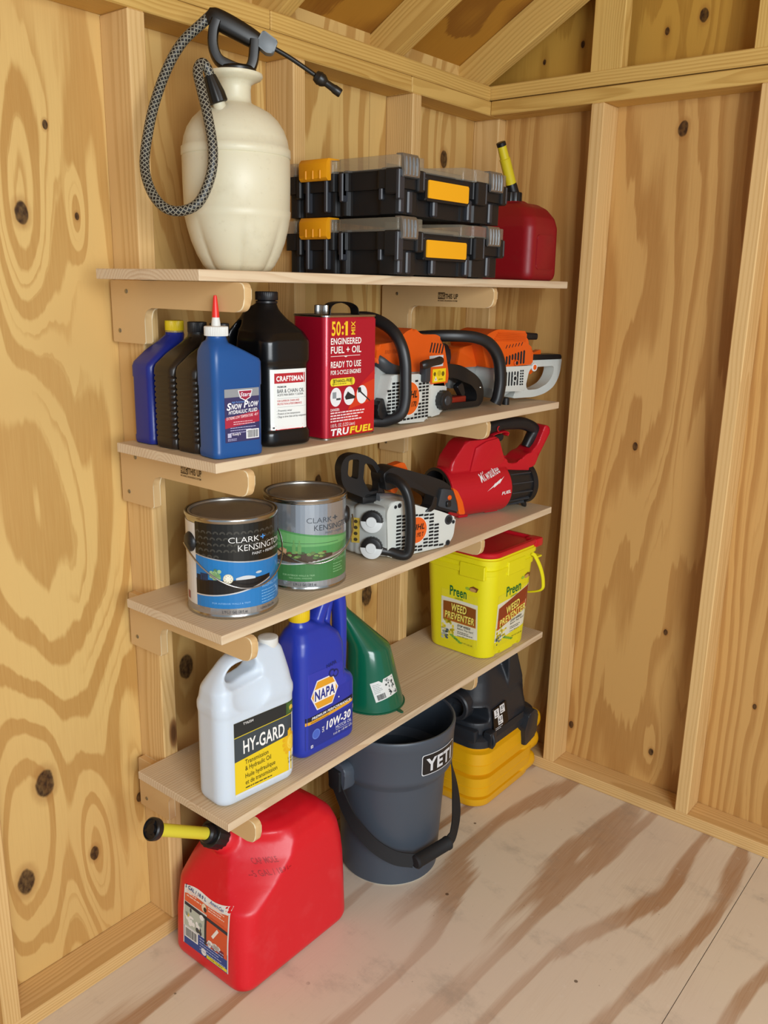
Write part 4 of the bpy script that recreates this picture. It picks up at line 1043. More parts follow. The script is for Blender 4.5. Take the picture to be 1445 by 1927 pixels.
a.rect(u0, .045, u1, .203, 'e9e9e6', 0, 16, 24, dv=lambda q: (0, top(q))).rect(u0 + .003, .155, u1 - .004, .184, 'e0633a', 1, 12, 6, dv=lambda q: (0, top(q)))
a.text('5 GAL / 18.9 L', u0 + .004, .1885, .0080, '26346e', .03, w=.072, rot=-.03).text('Ameri-Can', u0 + .088, .1885, .0075, '5a6a9a', .02, .3, w=.046)
a.lines(u0 + .010, .183, .055, 3, .0065, .0030, 'f4cfc0', 3).lines(u0 + .084, .185, .056, 4, .006, .0026, 'f4cfc0', 5)
a.rect(u0 + .004, .094, u0 + .076, .153, 'b9c2b4', 1, 8, 6).rect(u0 + .080, .078, u1 - .004, .156, 'd9572e', 1, 8, 8)
a.rect(u0 + .004, .146, u1 - .004, .154, '272c3a', 2, 10, 2, dv=lambda q: (-.006 * q, -.006 * q)).rect(u0 + .074, .078, u0 + .081, .150, '20242c', 2, 2, 8)
rnd = random.Random(4)
for k in range(20): a.ell(rnd.uniform(u0 + .010, u0 + .070), rnd.uniform(.098, .142), rnd.uniform(.003, .009), rnd.uniform(.003, .007), rnd.choice(('efefec', 'd9c25a', '3a3f46', '8d9a92', 'f4f4f2')), 2 + k * .05, 9)
for k in range(9): a.ell(rnd.uniform(u0 + .088, u1 - .012), rnd.uniform(.084, .100), rnd.uniform(.005, .010), rnd.uniform(.004, .007), rnd.choice(('efefec', 'e6e2d8', '4a4f58')), 2, 9)
a.poly([(u0 + .098, .112), (u0 + .116, .138), (u0 + .122, .134), (u0 + .104, .108)], 'f2ece6', 3).ell(u0 + .070, .168, .008, .010, 'e8d6b8', 2).ell(u0 + .074, .165, .005, .006, '3a2a22', 3)
a.rect(u0 + .003, .045, u1 - .003, .092, '27458e', 1, 12, 5).rect(u0 + .005, .064, u0 + .052, .092, 'f2f2ee', 2, 4, 4).bars(u0 + .008, .067, .040, .022)
a.ell(u0 + .072, .057, .009, .009, 'e8e8ec', 2).lines(u0 + .058, .084, .088, 5, .007, .0022, 'aebbe0', 6).rect(u0 + .082, .047, u1 - .004, .055, 'e6d83a', 2, 6, 1).lines(u0 + .086, .0495, .05, 1, .004, .0025, '6a5f14', 2)
a.done()
a = Art(t, surf_fn([body], (0, -.16, 0), (1, 0, 0), (0, 0, 1), (0, -1, 0), .25), 'moulded_lettering', .0003)
a.text('CAP MOLE', -.090, .268, .0100, 'a5121f', .02, w=.042, rot=.03).text('--5 GAL / 18.9 L--', -.108, .249, .0095, 'a5121f', .02, w=.082, rot=.03).done()

# ---- dark grey bucket
GREYB = plastic('slate_bucket_plastic', '454e59', 0.42, dirt=0.05, dirtcol='6a6e72')
STRAP = plastic('black_webbing', '15171a', 0.7, grain=0.6)
RUB = plastic('pale_rubber_ring', 'b9b7ac', 0.7)
t = thing('bucket', 'dark grey round bucket with black strap handle and white logo', 'bucket', (-.757, -.303, 0), radians(-51.6))
bm = newbm()
P = [(.118, .004), (.127, .004), (.130, .008), (.1425, .262), (.1435, .266), (.1435, .285), (.145, .289), (.157, .306), (.1605, .312), (.1625, .322), (.1635, .402), (.1645, .404), (.1665, .426), (.166, .430), (.1645, .4325), (.1605, .4325), (.158, .429), (.1555, .31), (.139, .29), (.125, .012), (.10, .010), (.02, .010)]
lathe(bm, P, n=96, cap0=True, cap1=True); body = finish('tub', bm, GREYB, t, smooth=28)
bm = newbm(); lathe(bm, [(.112, 0), (.124, 0), (.126, .002), (.126, .0045), (.112, .0045)], n=72); finish('foot_ring', bm, RUB, t, smooth=40)
bm = newbm(); lathe(bm, [(.1446, .276), (.1452, .277), (.1452, .2795), (.1446, .2805)], n=6, M=Matrix.Identity(4)); bm.free()
for k in range(4):
    a_ = radians(8 + 90 * k); bm = newbm(); R = []
    for j in range(7):
        q = a_ + radians(-4 + 8 * j / 6); R.append([V((r * sin(q), -r * cos(q), z)) for r, z in ((.146, .2935), (.1518, .2990), (.1512, .3010), (.1455, .2955))])
    loft(bm, R); finish('drain_slot', bm, flat('slot_shadow_black', '0c0d0f', .8) if k == 0 else bpy.data.materials['slot_shadow_black'], t, smooth=0)
def onb(deg, r, z): q = radians(deg); return V((r * sin(q), -r * cos(q), z))
for e in (-47, 133):
    bm = newbm(); q = radians(e); M = Matrix.Translation(onb(e, .160, .325)) @ Matrix.Rotation(q, 4, 'Z')
    prism(bm, rpoly([(-.030, -.034), (-.034, .018), (-.020, .034), (.020, .034), (.034, .018), (.030, -.034)], .010), -.030, .004, 'y', .004, 2, 0, M)
    finish('handle_lug', bm, GREYB, t, smooth=40)
    bm = newbm(); prism(bm, rpoly([(-.020, -.040), (-.020, .016), (.020, .016), (.020, -.040)], .004), -.038, -.026, 'y', .002, 2, 0, M); finish('strap_pin', bm, STRAP, t, smooth=40)
pa = [onb(-47, .192, .318), onb(-44, .190, .285), onb(-34, .178, .215), onb(-16, .166, .150), onb(4, .162, .112), onb(22, .166, .098)]
pb = [onb(133, .192, .318), onb(126, .192, .280), onb(110, .186, .205), onb(92, .180, .140), onb(74, .176, .106), onb(64, .172, .100)]
na = [V((q.x, q.y, .03)) for q in pa]; nb = [V((.1, .14, .02)), V((.16, .10, .02)), V((.17, -.06, .02)), V((.13, -.15, .02)), V((.14, -.12, .03)), V((.15, -.08, .03))]
for p, nn in ((pa, na), (pb, nb)):
    bm = newbm(); ribbon(bm, p, nn, .036, .003, 8); finish('strap', bm, STRAP, t, smooth=60)
g0, g1 = onb(23, .172, .098), onb(62, .174, .102); dr = (g1 - g0).normalized()
bm = newbm(); Mg = Matrix.Translation(g0) @ dr.to_track_quat('Z', 'Y').to_matrix().to_4x4(); Lg = (g1 - g0).length
lathe(bm, [(.008, -.004), (.015, -.004), (.0185, 0), (.0185, .006), (.0175, .008), (.0175, Lg - .008), (.0185, Lg - .006), (.0185, Lg), (.015, Lg + .004), (.008, Lg + .004)], n=24, M=Mg); finish('hand_grip', bm, STRAP, t, smooth=40)
fnb = cyl_fn(.1640, .0); a = Art(t, fnb, 'logo_plate', .0005); u0, u1 = radians(27) * .164, radians(72) * .164
def rr(m): return [(q.x, q.y) for q in rpoly([(u0 + m, .335 + m), (u1 - m, .335 + m), (u1 - m, .3925 - m), (u0 + m, .3925 - m)], .008 - m, 4)]
def rrect_art(m, col, lf, **k):
    c = .006; a.rect(u0 + m, .335 + m + c, u1 - m, .3925 - m - c, col, lf, 12, 2, **k); a.rect(u0 + m + c, .335 + m, u1 - m - c, .3925 - m, col, lf, 12, 2, **k)
    for uu in (u0 + m + c, u1 - m - c):
        for vv in (.335 + m + c, .3925 - m - c): a.ell(uu, vv, c, c, col, lf, 16, **k)
rrect_art(0, 'cfd2d6', 0, rough=.3); rrect_art(.0022, '15171b', 1, rough=.3)
a.text('YETI', u0 + .012, .346, .034, 'd5d8dc', .045, w=.100, lift=4, rough=.25).done()

# ---- wet and dry vacuum
VY = plastic('vacuum_yellow_plastic', 'e6ab0c', 0.4, grain=0.15, dirt=0.05, dirtcol='8a6a14')
VB = plastic('vacuum_black_plastic', '23272d', 0.42, grain=0.3)
t = thing('vacuum', 'yellow and black wet and dry vacuum on the floor in the corner', 'vacuum', (-.275, -.243, 0), 0)
bm = newbm()
def oct_(z, x, y, c=.034, dx=0.0):
    x *= 1.035; y *= 1.03
    pts = [(-x + c, -y), (x - c * .9, -y), (x, -y + c), (x, y - c), (x - c, y), (-x + c, y), (-x, y - c), (-x, -y + c)]
    return [V((p.x + dx, p.y, z)) for p in rpoly(pts, .030, 4)]
lv = [(0, .140, .126), (.006, .150, .136), (.012, .154, .139), (.033, .157, .141), (.036, .147, .131), (.041, .148, .132), (.046, .160, .144), (.074, .161, .145), (.0755, .1595, .1435), (.077, .161, .145), (.107, .1625, .1465), (.110, .150, .134), (.116, .151, .135), (.122, .1625, .1465), (.150, .1625, .1465), (.1515, .161, .145), (.153, .1625, .1465), (.186, .160, .144), (.192, .149, .133), (.200, .151, .135), (.224, .152, .136)]
loft(bm, [oct_(z, x, y) for z, x, y in lv]); finish('tank', bm, VY, t, smooth=32)
for z0, z1, q in ((.008, .070, .0), (.074, .138, .006), (.142, .208, .008)):
    bm = newbm(); box(bm, (.070, -.149, z0), (.182 + q * 2.6, .07, z1), .028, 4); finish('side_bulge', bm, VY, t, smooth=40)
bm = newbm(); loft(bm, [oct_(z, x, y) for z, x, y in ((.204, .158, .142), (.206, .160, .144), (.228, .160, .144), (.232, .156, .140), (.238, .148, .134))]); finish('lid_rim', bm, VB, t, smooth=32)
bm = newbm()
loft(bm, [oct_(z, x, y, c, dx) for z, x, y, c, dx in ((.235, .143, .132, .040, -.004), (.262, .142, .131, .040, -.005), (.322, .132, .120, .038, -.010), (.335, .126, .112, .038, -.008), (.380, .106, .095, .036, -.002), (.425, .080, .075, .030, .006), (.440, .062, .058, .024, .010))])
box(bm, (.0, -.098, .25), (.132, .09, .352), .03, 3)
bx = [(.018, .440), (.070, .434), (.108, .350), (.126, .26), (.03, .26)]
prism(bm, bx, -.115, .06, 'y')
c = newbm(); box(c, (-.20, -.145, .275), (-.100, -.020, .318), .008, 2)
c2 = newbm(); box(c2, (-.03, -.30, .252), (.055, -.1325, .322), .004, 1)
blob('motor_head', bm, VB, t, .0036, 3, cutters=[tmp(c)], angle=180)
bm = newbm(); lathe(bm, [(.044, 0), (.044, .03), (.040, .034), (.030, .034), (.030, .01), (.001, .01)], n=36, M=Matrix.Translation((-.128, -.045, .318)) @ Matrix.Rotation(-pi / 2, 4, 'Y')); finish('hose_port', bm, VB, t, smooth=40)
bm = newbm(); prism(bm, rpoly([(.060, .136), (.128, .150), (.136, .225), (.112, .246), (.078, .236), (.056, .192)], .008), -.164, -.120, 'y', .004, 2); finish('latch', bm, VB, t, smooth=40)
bm = newbm(); prism(bm, rpoly([(-.128, .205), (-.104, .205), (-.100, .255), (-.134, .255)], .005), -.155, -.130, 'y', .003, 2); finish('latch', bm, VB, t, smooth=40)
bm = newbm(); tube(bm, [(-.118, -.150, .250), (-.118, -.158, .225), (-.118, -.150, .205)], .006, 10, k=4); finish('latch_hook', bm, VB, t, smooth=60)
bm = newbm(); box(bm, (-.166, -.120, .222), (-.140, -.03, .262), .006, 2); finish('latch', bm, VB, t, smooth=40)
ML = Matrix.Translation((-.060, -.1440, .240)) @ Matrix.Rotation(radians(-10.5), 4, 'X')
bm = newbm(); prism(bm, rpoly([(-.036, .0), (.046, .006), (.046, .074), (-.030, .070)], .003), .0, .008, 'y', .001, 1, 0, ML); lp = finish('label_plate', bm, flat('black_gloss_label', '0d0e10', .3), t, smooth=0)
a = Art(t, plane_fn(ML @ V((-.036, -.0001, 0)), (1, 0, 0), ML.to_3x3() @ V((0, 0, 1))), 'rating_label', .0004)
for (u, v, s_) in ((.010, .041, '5'), (.042, .045, '18.9'), (.026, .015, '6.0')):
    a.rect(u, v, u + .026, v + .025, 'e6e9ea', 1, 1, 1).text(s_, u + .013, v + .011, .0105, '1c1f22', .02, align='c', w=.008 if len(s_) == 1 else .019).lines(u + .004, v + .004, .019, 1, .004, .0028, '3a3e42', 3)
a.lines(.008, .009, .05, 2, .0045, .0018, 'c9ccd0', 5).done()
# ================================================================== top shelf
Z1 = lambda x: shelf_z(1, x)
# ---- pump sprayer
TANKW = plastic('milky_tank_plastic', 'd9d2b6', 0.42, dirt=0.22, dirtcol='a99a72', sss=0.2)
SPB = plastic('black_sprayer_plastic', '17140f', 0.38)
GREYT = plastic('grey_trigger_plastic', '6d7478', 0.45)
HOSEK = plastic('black_hose_rubber', '1b1a18', 0.45)
HOSEW = plastic('pale_hose_braid', 'aaa48f', 0.5)
t = thing('pump_sprayer', 'milky white pump sprayer with braided hose and black wand handle', 'sprayer', (-1.2045, -.244, Z1(-1.2045)), radians(-41.4))
bm = newbm(); R = []
prof = [(0, .050), (.003, .062), (.012, .070), (.03, .080), (.055, .090), (.08, .0965), (.098, .0995), (.100, .1005), (.112, .1015), (.114, .1003), (.16, .1012), (.205, .1012), (.207, .1000), (.209, .1025), (.222, .1020), (.224, .0995), (.24, .0965), (.256, .0905), (.272, .080), (.285, .066), (.294, .049), (.299, .037), (.303, .0305), (.31, .0295), (.325, .0292), (.334, .0305), (.339, .038), (.344, .0490), (.348, .0520), (.352, .0515), (.354, .044), (.354, .03)]
N = 112
for z, r in prof:
    row = []
    for i in range(N):
        a_ = 2 * pi * i / N; k = max(0.0, 1 - z / .098); f = abs(cos(3.5 * a_ + .6)) ** .7
        row.append(V((r * (1 - .115 * k ** .7 * (1 - f)) * cos(a_), r * (1 - .115 * k ** .7 * (1 - f)) * sin(a_), z)))
    R.append(row)
loft(bm, R); finish('tank', bm, TANKW, t, smooth=60)
bm = newbm(); lathe(bm, [(.033, .352), (.034, .354), (.034, .360), (.030, .364), (.018, .366)], .006, 0, 40); finish('pump_collar', bm, SPB, t, smooth=40)
bm = newbm()
tube(bm, [(-.030, 0, .438), (-.036, 0, .420), (-.037, 0, .395), (-.028, 0, .374), (-.008, 0, .364), (.010, 0, .359), (.026, 0, .360), (.034, 0, .374), (.037, 0, .395), (.038, 0, .410)], .0115, 12, k=4, flatten=(.85, 1.55), up=(1, 0, 0), sq=4)
finish('pump_handle', bm, SPB, t, smooth=45)
bm = newbm(); tube(bm, [(-.046, 0, .450), (-.036, 0, .4445), (-.016, 0, .436), (.012, 0, .4235), (.036, 0, .412), (.050, 0, .405)], [.010, .0155, .017, .0165, .015, .012], 14, k=4, flatten=(1.05, .85), sq=3); finish('wand_grip', bm, SPB, t, smooth=45)
bm = newbm(); M = Matrix.Translation((.061, -.004, .406)) @ Matrix.Rotation(radians(27), 4, 'Y')
prism(bm, rpoly([(-.018, -.014), (-.016, .014), (.016, .011), (.018, -.012), (.006, -.018)], .004), -.012, .012, 'y', .003, 2, 0, M); finish('trigger', bm, GREYT, t, smooth=40)
bm = newbm(); tube(bm, [(.068, 0, .402), (.105, 0, .384), (.150, 0, .358)], .0042, 12, k=6); finish('wand', bm, SPB, t, smooth=60)
dw = (V((.200, 0, .328)) - V((.150, 0, .358))).normalized(); M = Matrix.Translation((.148, 0, .359)) @ dw.to_track_quat('Z', 'Y').to_matrix().to_4x4()
bm = newbm(); lathe(bm, [(.005, 0), (.0095, .002), (.0115, .008), (.0125, .011), (.0115, .014), (.0115, .018), (.0095, .022), (.0065, .026), (.0070, .040), (.0082, .044), (.0082, .056), (.0070, .058), (.003, .058)], n=24, M=M); finish('nozzle', bm, SPB, t, smooth=35)
hp = [(-.040, 0, .447), (-.058, 0, .431), (-.09, -.01, .399), (-.116, -.02, .357), (-.139, -.035, .3), (-.154, -.05, .244), (-.163, -.068, .18), (-.151, -.092, .133), (-.127, -.108, .105), (-.096, -.117, .101), (-.067, -.120, .117), (-.046, -.120, .161), (-.041, -.117, .205), (-.048, -.106, .258), (-.058, -.090, .304), (-.064, -.077, .337), (-.056, -.068, .352), (-.047, -.064, .344), (-.042, -.062, .326)]
sp = spline([V(p) for p in hp], 10); acc = [0]
for a_, b_ in zip(sp, sp[1:]): acc.append(acc[-1] + (b_ - a_).length)
n_ = int(acc[-1] / .0015); pts = []; j = 0
for i in range(n_ + 1):
    s_ = acc[-1] * i / n_
    while j < len(acc) - 2 and acc[j + 1] < s_: j += 1
    pts.append(sp[j].lerp(sp[j + 1], (s_ - acc[j]) / max(1e-9, acc[j + 1] - acc[j])))
bm = newbm(); fs = tube(bm, pts, .0088, 36)
for q, f in enumerate(fs[:-2]):
    i, jj = divmod(q, 36); f.material_index = 1 if ((i + jj) % 6 == 0 or (i - jj) % 6 == 0) else 0
finish('hose', bm, [HOSEK, HOSEW], t, smooth=60)
d_ = (V((-.026, -.056, .280)) - V((-.044, -.062, .334))); M = Matrix.Translation((-.044, -.062, .334)) @ d_.to_track_quat('Z', 'Y').to_matrix().to_4x4()
bm = newbm(); R = []
for z, r in ((0, .0105), (.006, .0122), (.030, .0172), (.044, .0178), (.046, .016)):
    R.append([M @ V(((r - (.0012 if i % 4 == 0 and z > .004 else 0)) * cos(2 * pi * i / 40), (r - (.0012 if i % 4 == 0 and z > .004 else 0)) * sin(2 * pi * i / 40), z)) for i in range(40)])
loft(bm, R); finish('hose_nut', bm, SPB, t, smooth=40)
bm = newbm(); lathe(bm, [(.0115, .040), (.0115, .056), (.013, .058), (.013, .075)], n=28, M=M); finish('outlet', bm, TANKW, t, smooth=40)

# ---- two organizer boxes
TUB = plastic('black_organizer_plastic', '121315', 0.5, grain=0.3)
TUBG = plastic('charcoal_rib_plastic', '2e3036', 0.42)
YCL = plastic('amber_latch_plastic', 'e39a12', 0.4)
YPL = plastic('amber_label_plastic', 'f0ab14', 0.5)
LATM = plastic('silver_latch', '9a9a98', 0.3, metal=0.8)
m, nt, b_ = newmat('smoky_clear_plastic'); CLEAR = m
b_.inputs['Base Color'].default_value = lin('a39a86'); b_.inputs['Roughness'].default_value = .16; b_.inputs['Alpha'].default_value = .34
W, DP, HB = .411, .329, .1190
def outline(g, bay=.010, b1=.236, c=.006):
    """plan outline: latch bays proud of the front middle and of the left side bays; g shrinks it"""
    return rpoly([(g, g), (.086 - g, g), (.088 - g, bay + g), (b1 + g, bay + g), (b1 + g, g + .006), (.279 + g, g + .006), (.282 + g, g), (W - g, g), (W - g, DP - g), (g, DP - g), (g, .292), (g + .014, .290), (g + .014, .275), (g, .273), (g, .182), (g + .014, .180), (g + .014, .166), (g, .164), (g, .150), (g + .012, .148), (g + .012, .062), (g, .060)], c, 2)
def organizer(label, z):
    t = thing('organizer_box', label, 'box', (-.929, -.420, z), 0, 'black organizer boxes')
    bm = newbm(); prism(bm, outline(.010), .0025, .052, 'z', .003, 1); prism(bm, outline(.002), .052, .0885, 'z', .003, 1)
    finish('tub', bm, TUB, t, smooth=0)
    for (x, y) in ((.06, .05), (.335, .05), (.06, .28), (.335, .28)):
        bm = newbm(); box(bm, (x, y - .030, -.0004 if y > .2 else 0), (x + .022, y, .004)); finish('foot', bm, TUB, t, smooth=0)
    bm = newbm(); prism(bm, rpoly([(0, 0), (.086, 0), (.090, .110), (.205, .110), (.240, .006), (.279, .006), (.282, 0), (W, 0), (W, DP), (0, DP), (0, .292), (.012, .290), (.012, .275), (0, .273), (0, .182), (.012, .180), (.012, .166), (0, .164)], .006, 3), .0882, .1155, 'z', .006, 3); finish('lid', bm, CLEAR, t, smooth=50)
    bm = newbm(); prism(bm, rpoly([(.084, .010), (.238, .010), (.206, .112), (.088, .112)], .004, 2), .0882, .1000, 'z', .003, 2); finish('lid_dip', bm, CLEAR, t, smooth=50)
    bm = newbm(); prism(bm, outline(.014), .0886, .0940, 'z', .002, 1); finish('tray_insert', bm, TUBG, t, smooth=0)
    # raised blocks beside the latches, corner posts and stiffening ribs
    for x0, x1, z0 in ((.060, .084, .048), (.282, .324, .040), (.388, .411, .048)):
        bm = newbm(); box(bm, (x0, -.004, z0), (x1, .02, .0905), .004, 2); finish('latch_guard', bm, TUB, t, smooth=0)
        bm = newbm(); box(bm, (x1 - .008, -.0045, z0 + .003), (x1 + .0005, .01, .0895), .002, 1); finish('rib', bm, TUBG, t, smooth=0)
    for x in (.012, .040, .130, .262, .350):
        bm = newbm(); box(bm, (x, .006, .004), (x + .016, .020, .050), .003, 1); finish('rib', bm, TUBG, t, smooth=0)
    for y0, y1 in ((-.002, .036), (.150, .164), (.275, .290)):
        bm = newbm(); box(bm, (-.0025, y0, .040), (.012, y1, .0905), .003, 1); finish('side_block', bm, TUB, t, smooth=0)
    for y in (.002, .052, .155, .200, .255):
        bm = newbm(); box(bm, (.003 if .05 < y < .15 else -.003, y - .005, .010 if y > .19 else .03), (.016, y + .005, .088), .002, 1); finish('rib', bm, TUBG, t, smooth=0)
    for x in (.030, .356):
        bm = newbm(); P = [(-.004, .072), (-.0095, .074), (-.0105, .084), (-.009, .110), (-.004, .1175), (.012, .1180), (.012, .1155), (-.002, .113), (-.002, .076)]
        prism(bm, P, x - .026, x + .026, 'x', .0008, 1)
        for q in (-.018, -.006, .006, .018): tube(bm, [(x + q, -.0090, .077), (x + q, -.0100, .098), (x + q, -.0078, .111)], .0032, 6, k=2)
        finish('front_latch', bm, LATM, t, smooth=40)
    bm = newbm(); prism(bm, rpoly([(-.006, .074), (-.012, .080), (-.012, .110), (-.006, .1195), (.030, .1200), (.030, .1165), (.004, .115), (.004, .076)], .002, 2), -.270, -.188, 'x', .0015, 1, 0, Matrix(((0, 1, 0, 0), (-1, 0, 0, 0), (0, 0, 1, 0), (0, 0, 0, 1))))
    for q in (.208, .229, .250): box(bm, (-.0135, q - .0025, .078), (-.0105, q + .0025, .096), .0008, 1)
    finish('side_clasp', bm, YCL, t, smooth=30)
    bm = newbm(); prism(bm, rpoly([(.090, .034), (.256, .034), (.256, .082), (.090, .082)], .006), .000, .022, 'y', .003, 1); finish('carry_handle', bm, TUB, t, smooth=0)
    bm = newbm(); prism(bm, rpoly([(.098, .0395), (.249, .0395), (.249, .0755), (.098, .0755)], .003), -.003, .002, 'y', .001, 1); finish('label_plate', bm, YPL, t, smooth=0)
    return t
organizer('black organizer box with clear lid and yellow plate, bottom of the stack', Z1(-.68) + .0003)
organizer('black organizer box with clear lid and yellow plate, on top of the stack', Z1(-.68) + HB + .0012)

# ---- small red fuel can
DRED = plastic('dark_red_can_plastic', '8c0b17', 0.45, grain=0.25, dirt=0.3, dirtcol='5d2a1c')
t = thing('fuel_can', 'small red fuel can with upright yellow spout beside the organizer boxes', 'fuel can', (-.200, -.245, Z1(-.2)), radians(-2), 'red plastic fuel cans')
bm = newbm()
R = [gr(0, -.066, .066, -.105, .105, .02), gr(.006, -.074, .074, -.113, .113, .024), gr(.02, -.077, .077, -.116, .116, .026), gr(.14, -.076, .076, -.115, .115, .026),
     gr(.165, -.070, .074, -.108, .112, .03), gr(.19, -.056, .070, -.085, .105, .032), gr(.203, -.044, .060, -.060, .090, .03), gr(.207, -.02, .03, -.03, .03, .01)]
loft(bm, R)
tube(bm, [(.02, .01, .20), (.052, .0, .206), (.066, -.02, .190), (.068, -.05, .165)], .012, 12, k=5)
lathe(bm, [(.03, .18), (.027, .206), (.024, .212)], -.010, -.008, 28)
blob('body', bm, DRED, t, .004, 7, angle=180)
M = Matrix.Translation((-.010, -.008, 0))
bm = newbm(); ribbed(bm, .0255, .205, .2335, 18, .0014, M); finish('cap', bm, SPBLK, t, smooth=35)
c0 = V((-.012, -.012, .228)); c1_ = V((-.074, -.003, .354)); dr = (c1_ - c0).normalized(); M = Matrix.Translation(c0) @ dr.to_track_quat('Z', 'Y').to_matrix().to_4x4(); L_ = (c1_ - c0).length
bm = newbm(); lathe(bm, [(.0165, -.004), (.0155, .022), (.0135, .036)], n=28, M=M); finish('spout_base', bm, SPBLK, t, smooth=40)
bm = newbm(); lathe(bm, [(.0145, .030), (.0145, L_ - .046), (.0150, L_ - .044), (.0125, L_ - .042), (.0120, L_ - .006)], n=28, M=M); finish('spout', bm, plastic('faded_yellow_spout', 'd2c022', .4, dirt=.2, dirtcol='4a4010'), t, smooth=35)
bm = newbm(); lathe(bm, [(.0126, L_ - .010), (.0128, L_ - .001), (.0115, L_), (.006, L_ + .0004)], n=28, M=M); finish('spout_cap', bm, SPBLK, t, smooth=40)
bm = newbm(); lathe(bm, [(.012, .205), (.012, .216), (.010, .218)], .030, .010, 16); finish('vent_cap', bm, SPBLK, t, smooth=40)
bm = newbm(); prism(bm, rpoly([(-.045, .030), (.045, .030), (.045, .120), (-.045, .120)], .012), -.1175, -.113, 'y', .002, 2); finish('raised_panel', bm, DRED, t, smooth=40)

# ================================================================== power tools
ORG = plastic('orange_tool_plastic', 'df5a16', 0.26)
TGREY = plastic('light_grey_tool_plastic', 'cfd3cd', 0.38, dirt=0.12, dirtcol='8f8c80')
MGREY = plastic('mid_grey_tool_plastic', 'a3a6a2', 0.42, dirt=0.15, dirtcol='6f6c60')
TBLK = plastic('black_tool_plastic', '1b1b1c', 0.4)
TDRK = plastic('charcoal_tool_plastic', '33363a', 0.45)
SLOT = flat('vent_shadow_black', '0b0b0c', 0.8)
PALE = plastic('pale_cap_plastic', 'dadfe0', 0.4)

def grille(parent, x0, x1, z0, z1, y, nx, nz, keep, fill=(.74, .58), name='vent_slots', skew=0.0, M=None):
    """near-black slabs painting the shade inside starter grille slots, joined: too many to tell apart one by one"""
    bm = newbm()
    for i in range(nx):
        for j in range(nz):
            cx = x0 + (x1 - x0) * (i + .5) / nx; cz = z0 + (z1 - z0) * (j + .5) / nz + skew * (cx - x0)
            if not keep(cx, cz): continue
            w_, h_ = (x1 - x0) / nx * fill[0] / 2, (z1 - z0) / nz * fill[1] / 2
            box(bm, (cx - w_, y - .0006, cz - h_), (cx + w_, y + .002, cz + h_), 0, 1, 0, M)
    o = finish(name, bm, SLOT, parent, smooth=0); o['kind'] = 'stuff'; return o
def disc(parent, name, x, z, y, r, h, mat, ribs=0, depth=.0012, rim=.002):
    M = Matrix.Translation((x, y, z)) @ Matrix.Rotation(pi / 2, 4, 'X'); bm = newbm()
    if ribs: ribbed(bm, r, 0, h, ribs, depth, M, top=rim)
    else: lathe(bm, [(r, 0), (r, h - rim), (r - rim, h), (r * .3, h)], n=40, M=M)
    return finish(name, bm, mat, parent, smooth=40)
def badge(parent, x, z, y, r, line1, line2):
    a = Art(parent, plane_fn((x, y, z), (1, 0, 0), (0, 0, 1)), 'badge', .0003)
    a.ell(0, 0, r, r, 'e8e6e0', 0, 40).ell(0, 0, r * .95, r * .95, 'e2601a', 1, 40)
    a.text(line1, 0, .001, r * .40, '1c1410', .04, .25, w=r * 1.45, align='c', lift=4).text(line2, r * .14, -r * .50, r * .30, '1c1410', .03, .25, w=r * 1.05, align='c', lift=4).done()

# ---- small orange chainsaw on the second shelf
t = thing('chainsaw', 'orange and grey chainsaw with pull cord handle, right beside the red metal can', 'chainsaw', (-.74, -.27, Z2(-.74)), 0, 'chainsaws and trimmer')
ox, oy, oz = -.74, -.27, Z2(-.74)
LX = lambda pts: [(p[0] - ox, p[1] - oz) for p in pts]
bm = newbm()
prism(bm, rpoly(LX([(-.875, 1.216), (-.64, 1.204), (-.600, 1.214), (-.594, 1.285), (-.64, 1.330), (-.86, 1.345), (-.885, 1.28)]), [.02, .02, .02, .012, .02, .02, .02]), -.045, .085, 'y', .010, 3); finish('crankcase', bm, MGREY, t, smooth=40)
bm = newbm()
prism(bm, rpoly(LX([(-.819, 1.208), (-.712, 1.2025), (-.700, 1.212), (-.698, 1.290), (-.742, 1.318), (-.845, 1.322), (-.864, 1.272), (-.850, 1.235)]), .008), -.078, -.03, 'y', .006, 3); finish('starter_cover', bm, TGREY, t, smooth=40)
bm = newbm(); prism(bm, rpoly(LX([(-.662, 1.203), (-.606, 1.208), (-.590, 1.225), (-.590, 1.285), (-.66, 1.285)]), .012), -.050, .06, 'y', .006, 3); finish('fuel_tank', bm, TGREY, t, smooth=40)
bm = newbm()
prism(bm, rpoly(LX([(-.872, 1.350), (-.80, 1.322), (-.668, 1.318), (-.655, 1.282), (-.590, 1.276), (-.582, 1.300), (-.590, 1.330), (-.612, 1.392), (-.640, 1.405), (-.700, 1.405), (-.732, 1.4225), (-.762, 1.415), (-.80, 1.393), (-.868, 1.388)]), [.01, .015, .008, .008, .008, .01, .02, .02, .015, .012, .008, .01, .02, .012]), -.050, .080, 'y', .010, 3)
finish('top_cover', bm, ORG, t, smooth=40)
for k in range(5):
    bm = newbm(); x = -.662 + k * .0122 - ox; z = 1.374 - k * .0012 - oz
    M = Matrix.Translation((x, -.0497, z)) @ Matrix.Rotation(radians(18), 4, 'Y'); box(bm, (-.0032, -.0012, -.013), (.0032, .003, .013), .0015, 1, 0, M); finish('cover_slot', bm, SLOT, t, smooth=0)
keep = lambda x, z: -.856 < x + ox < -.706 and (x + .042) ** 2 + (z - .0615) ** 2 > .043 ** 2 and z < .108 - max(0, (x + ox + .745) * .42) and not (x + ox < -.845 and (z < .03 or z > .09)) and not (z > .095 and x + ox > -.745)
grille(t, -.862 - ox, -.704 - ox, .010, .112, -.0782, 11, 13, keep)
badge(t, -.781 - ox, 1.2635 - oz, -.0785, .0400, 'STIHL', 'MS 170')
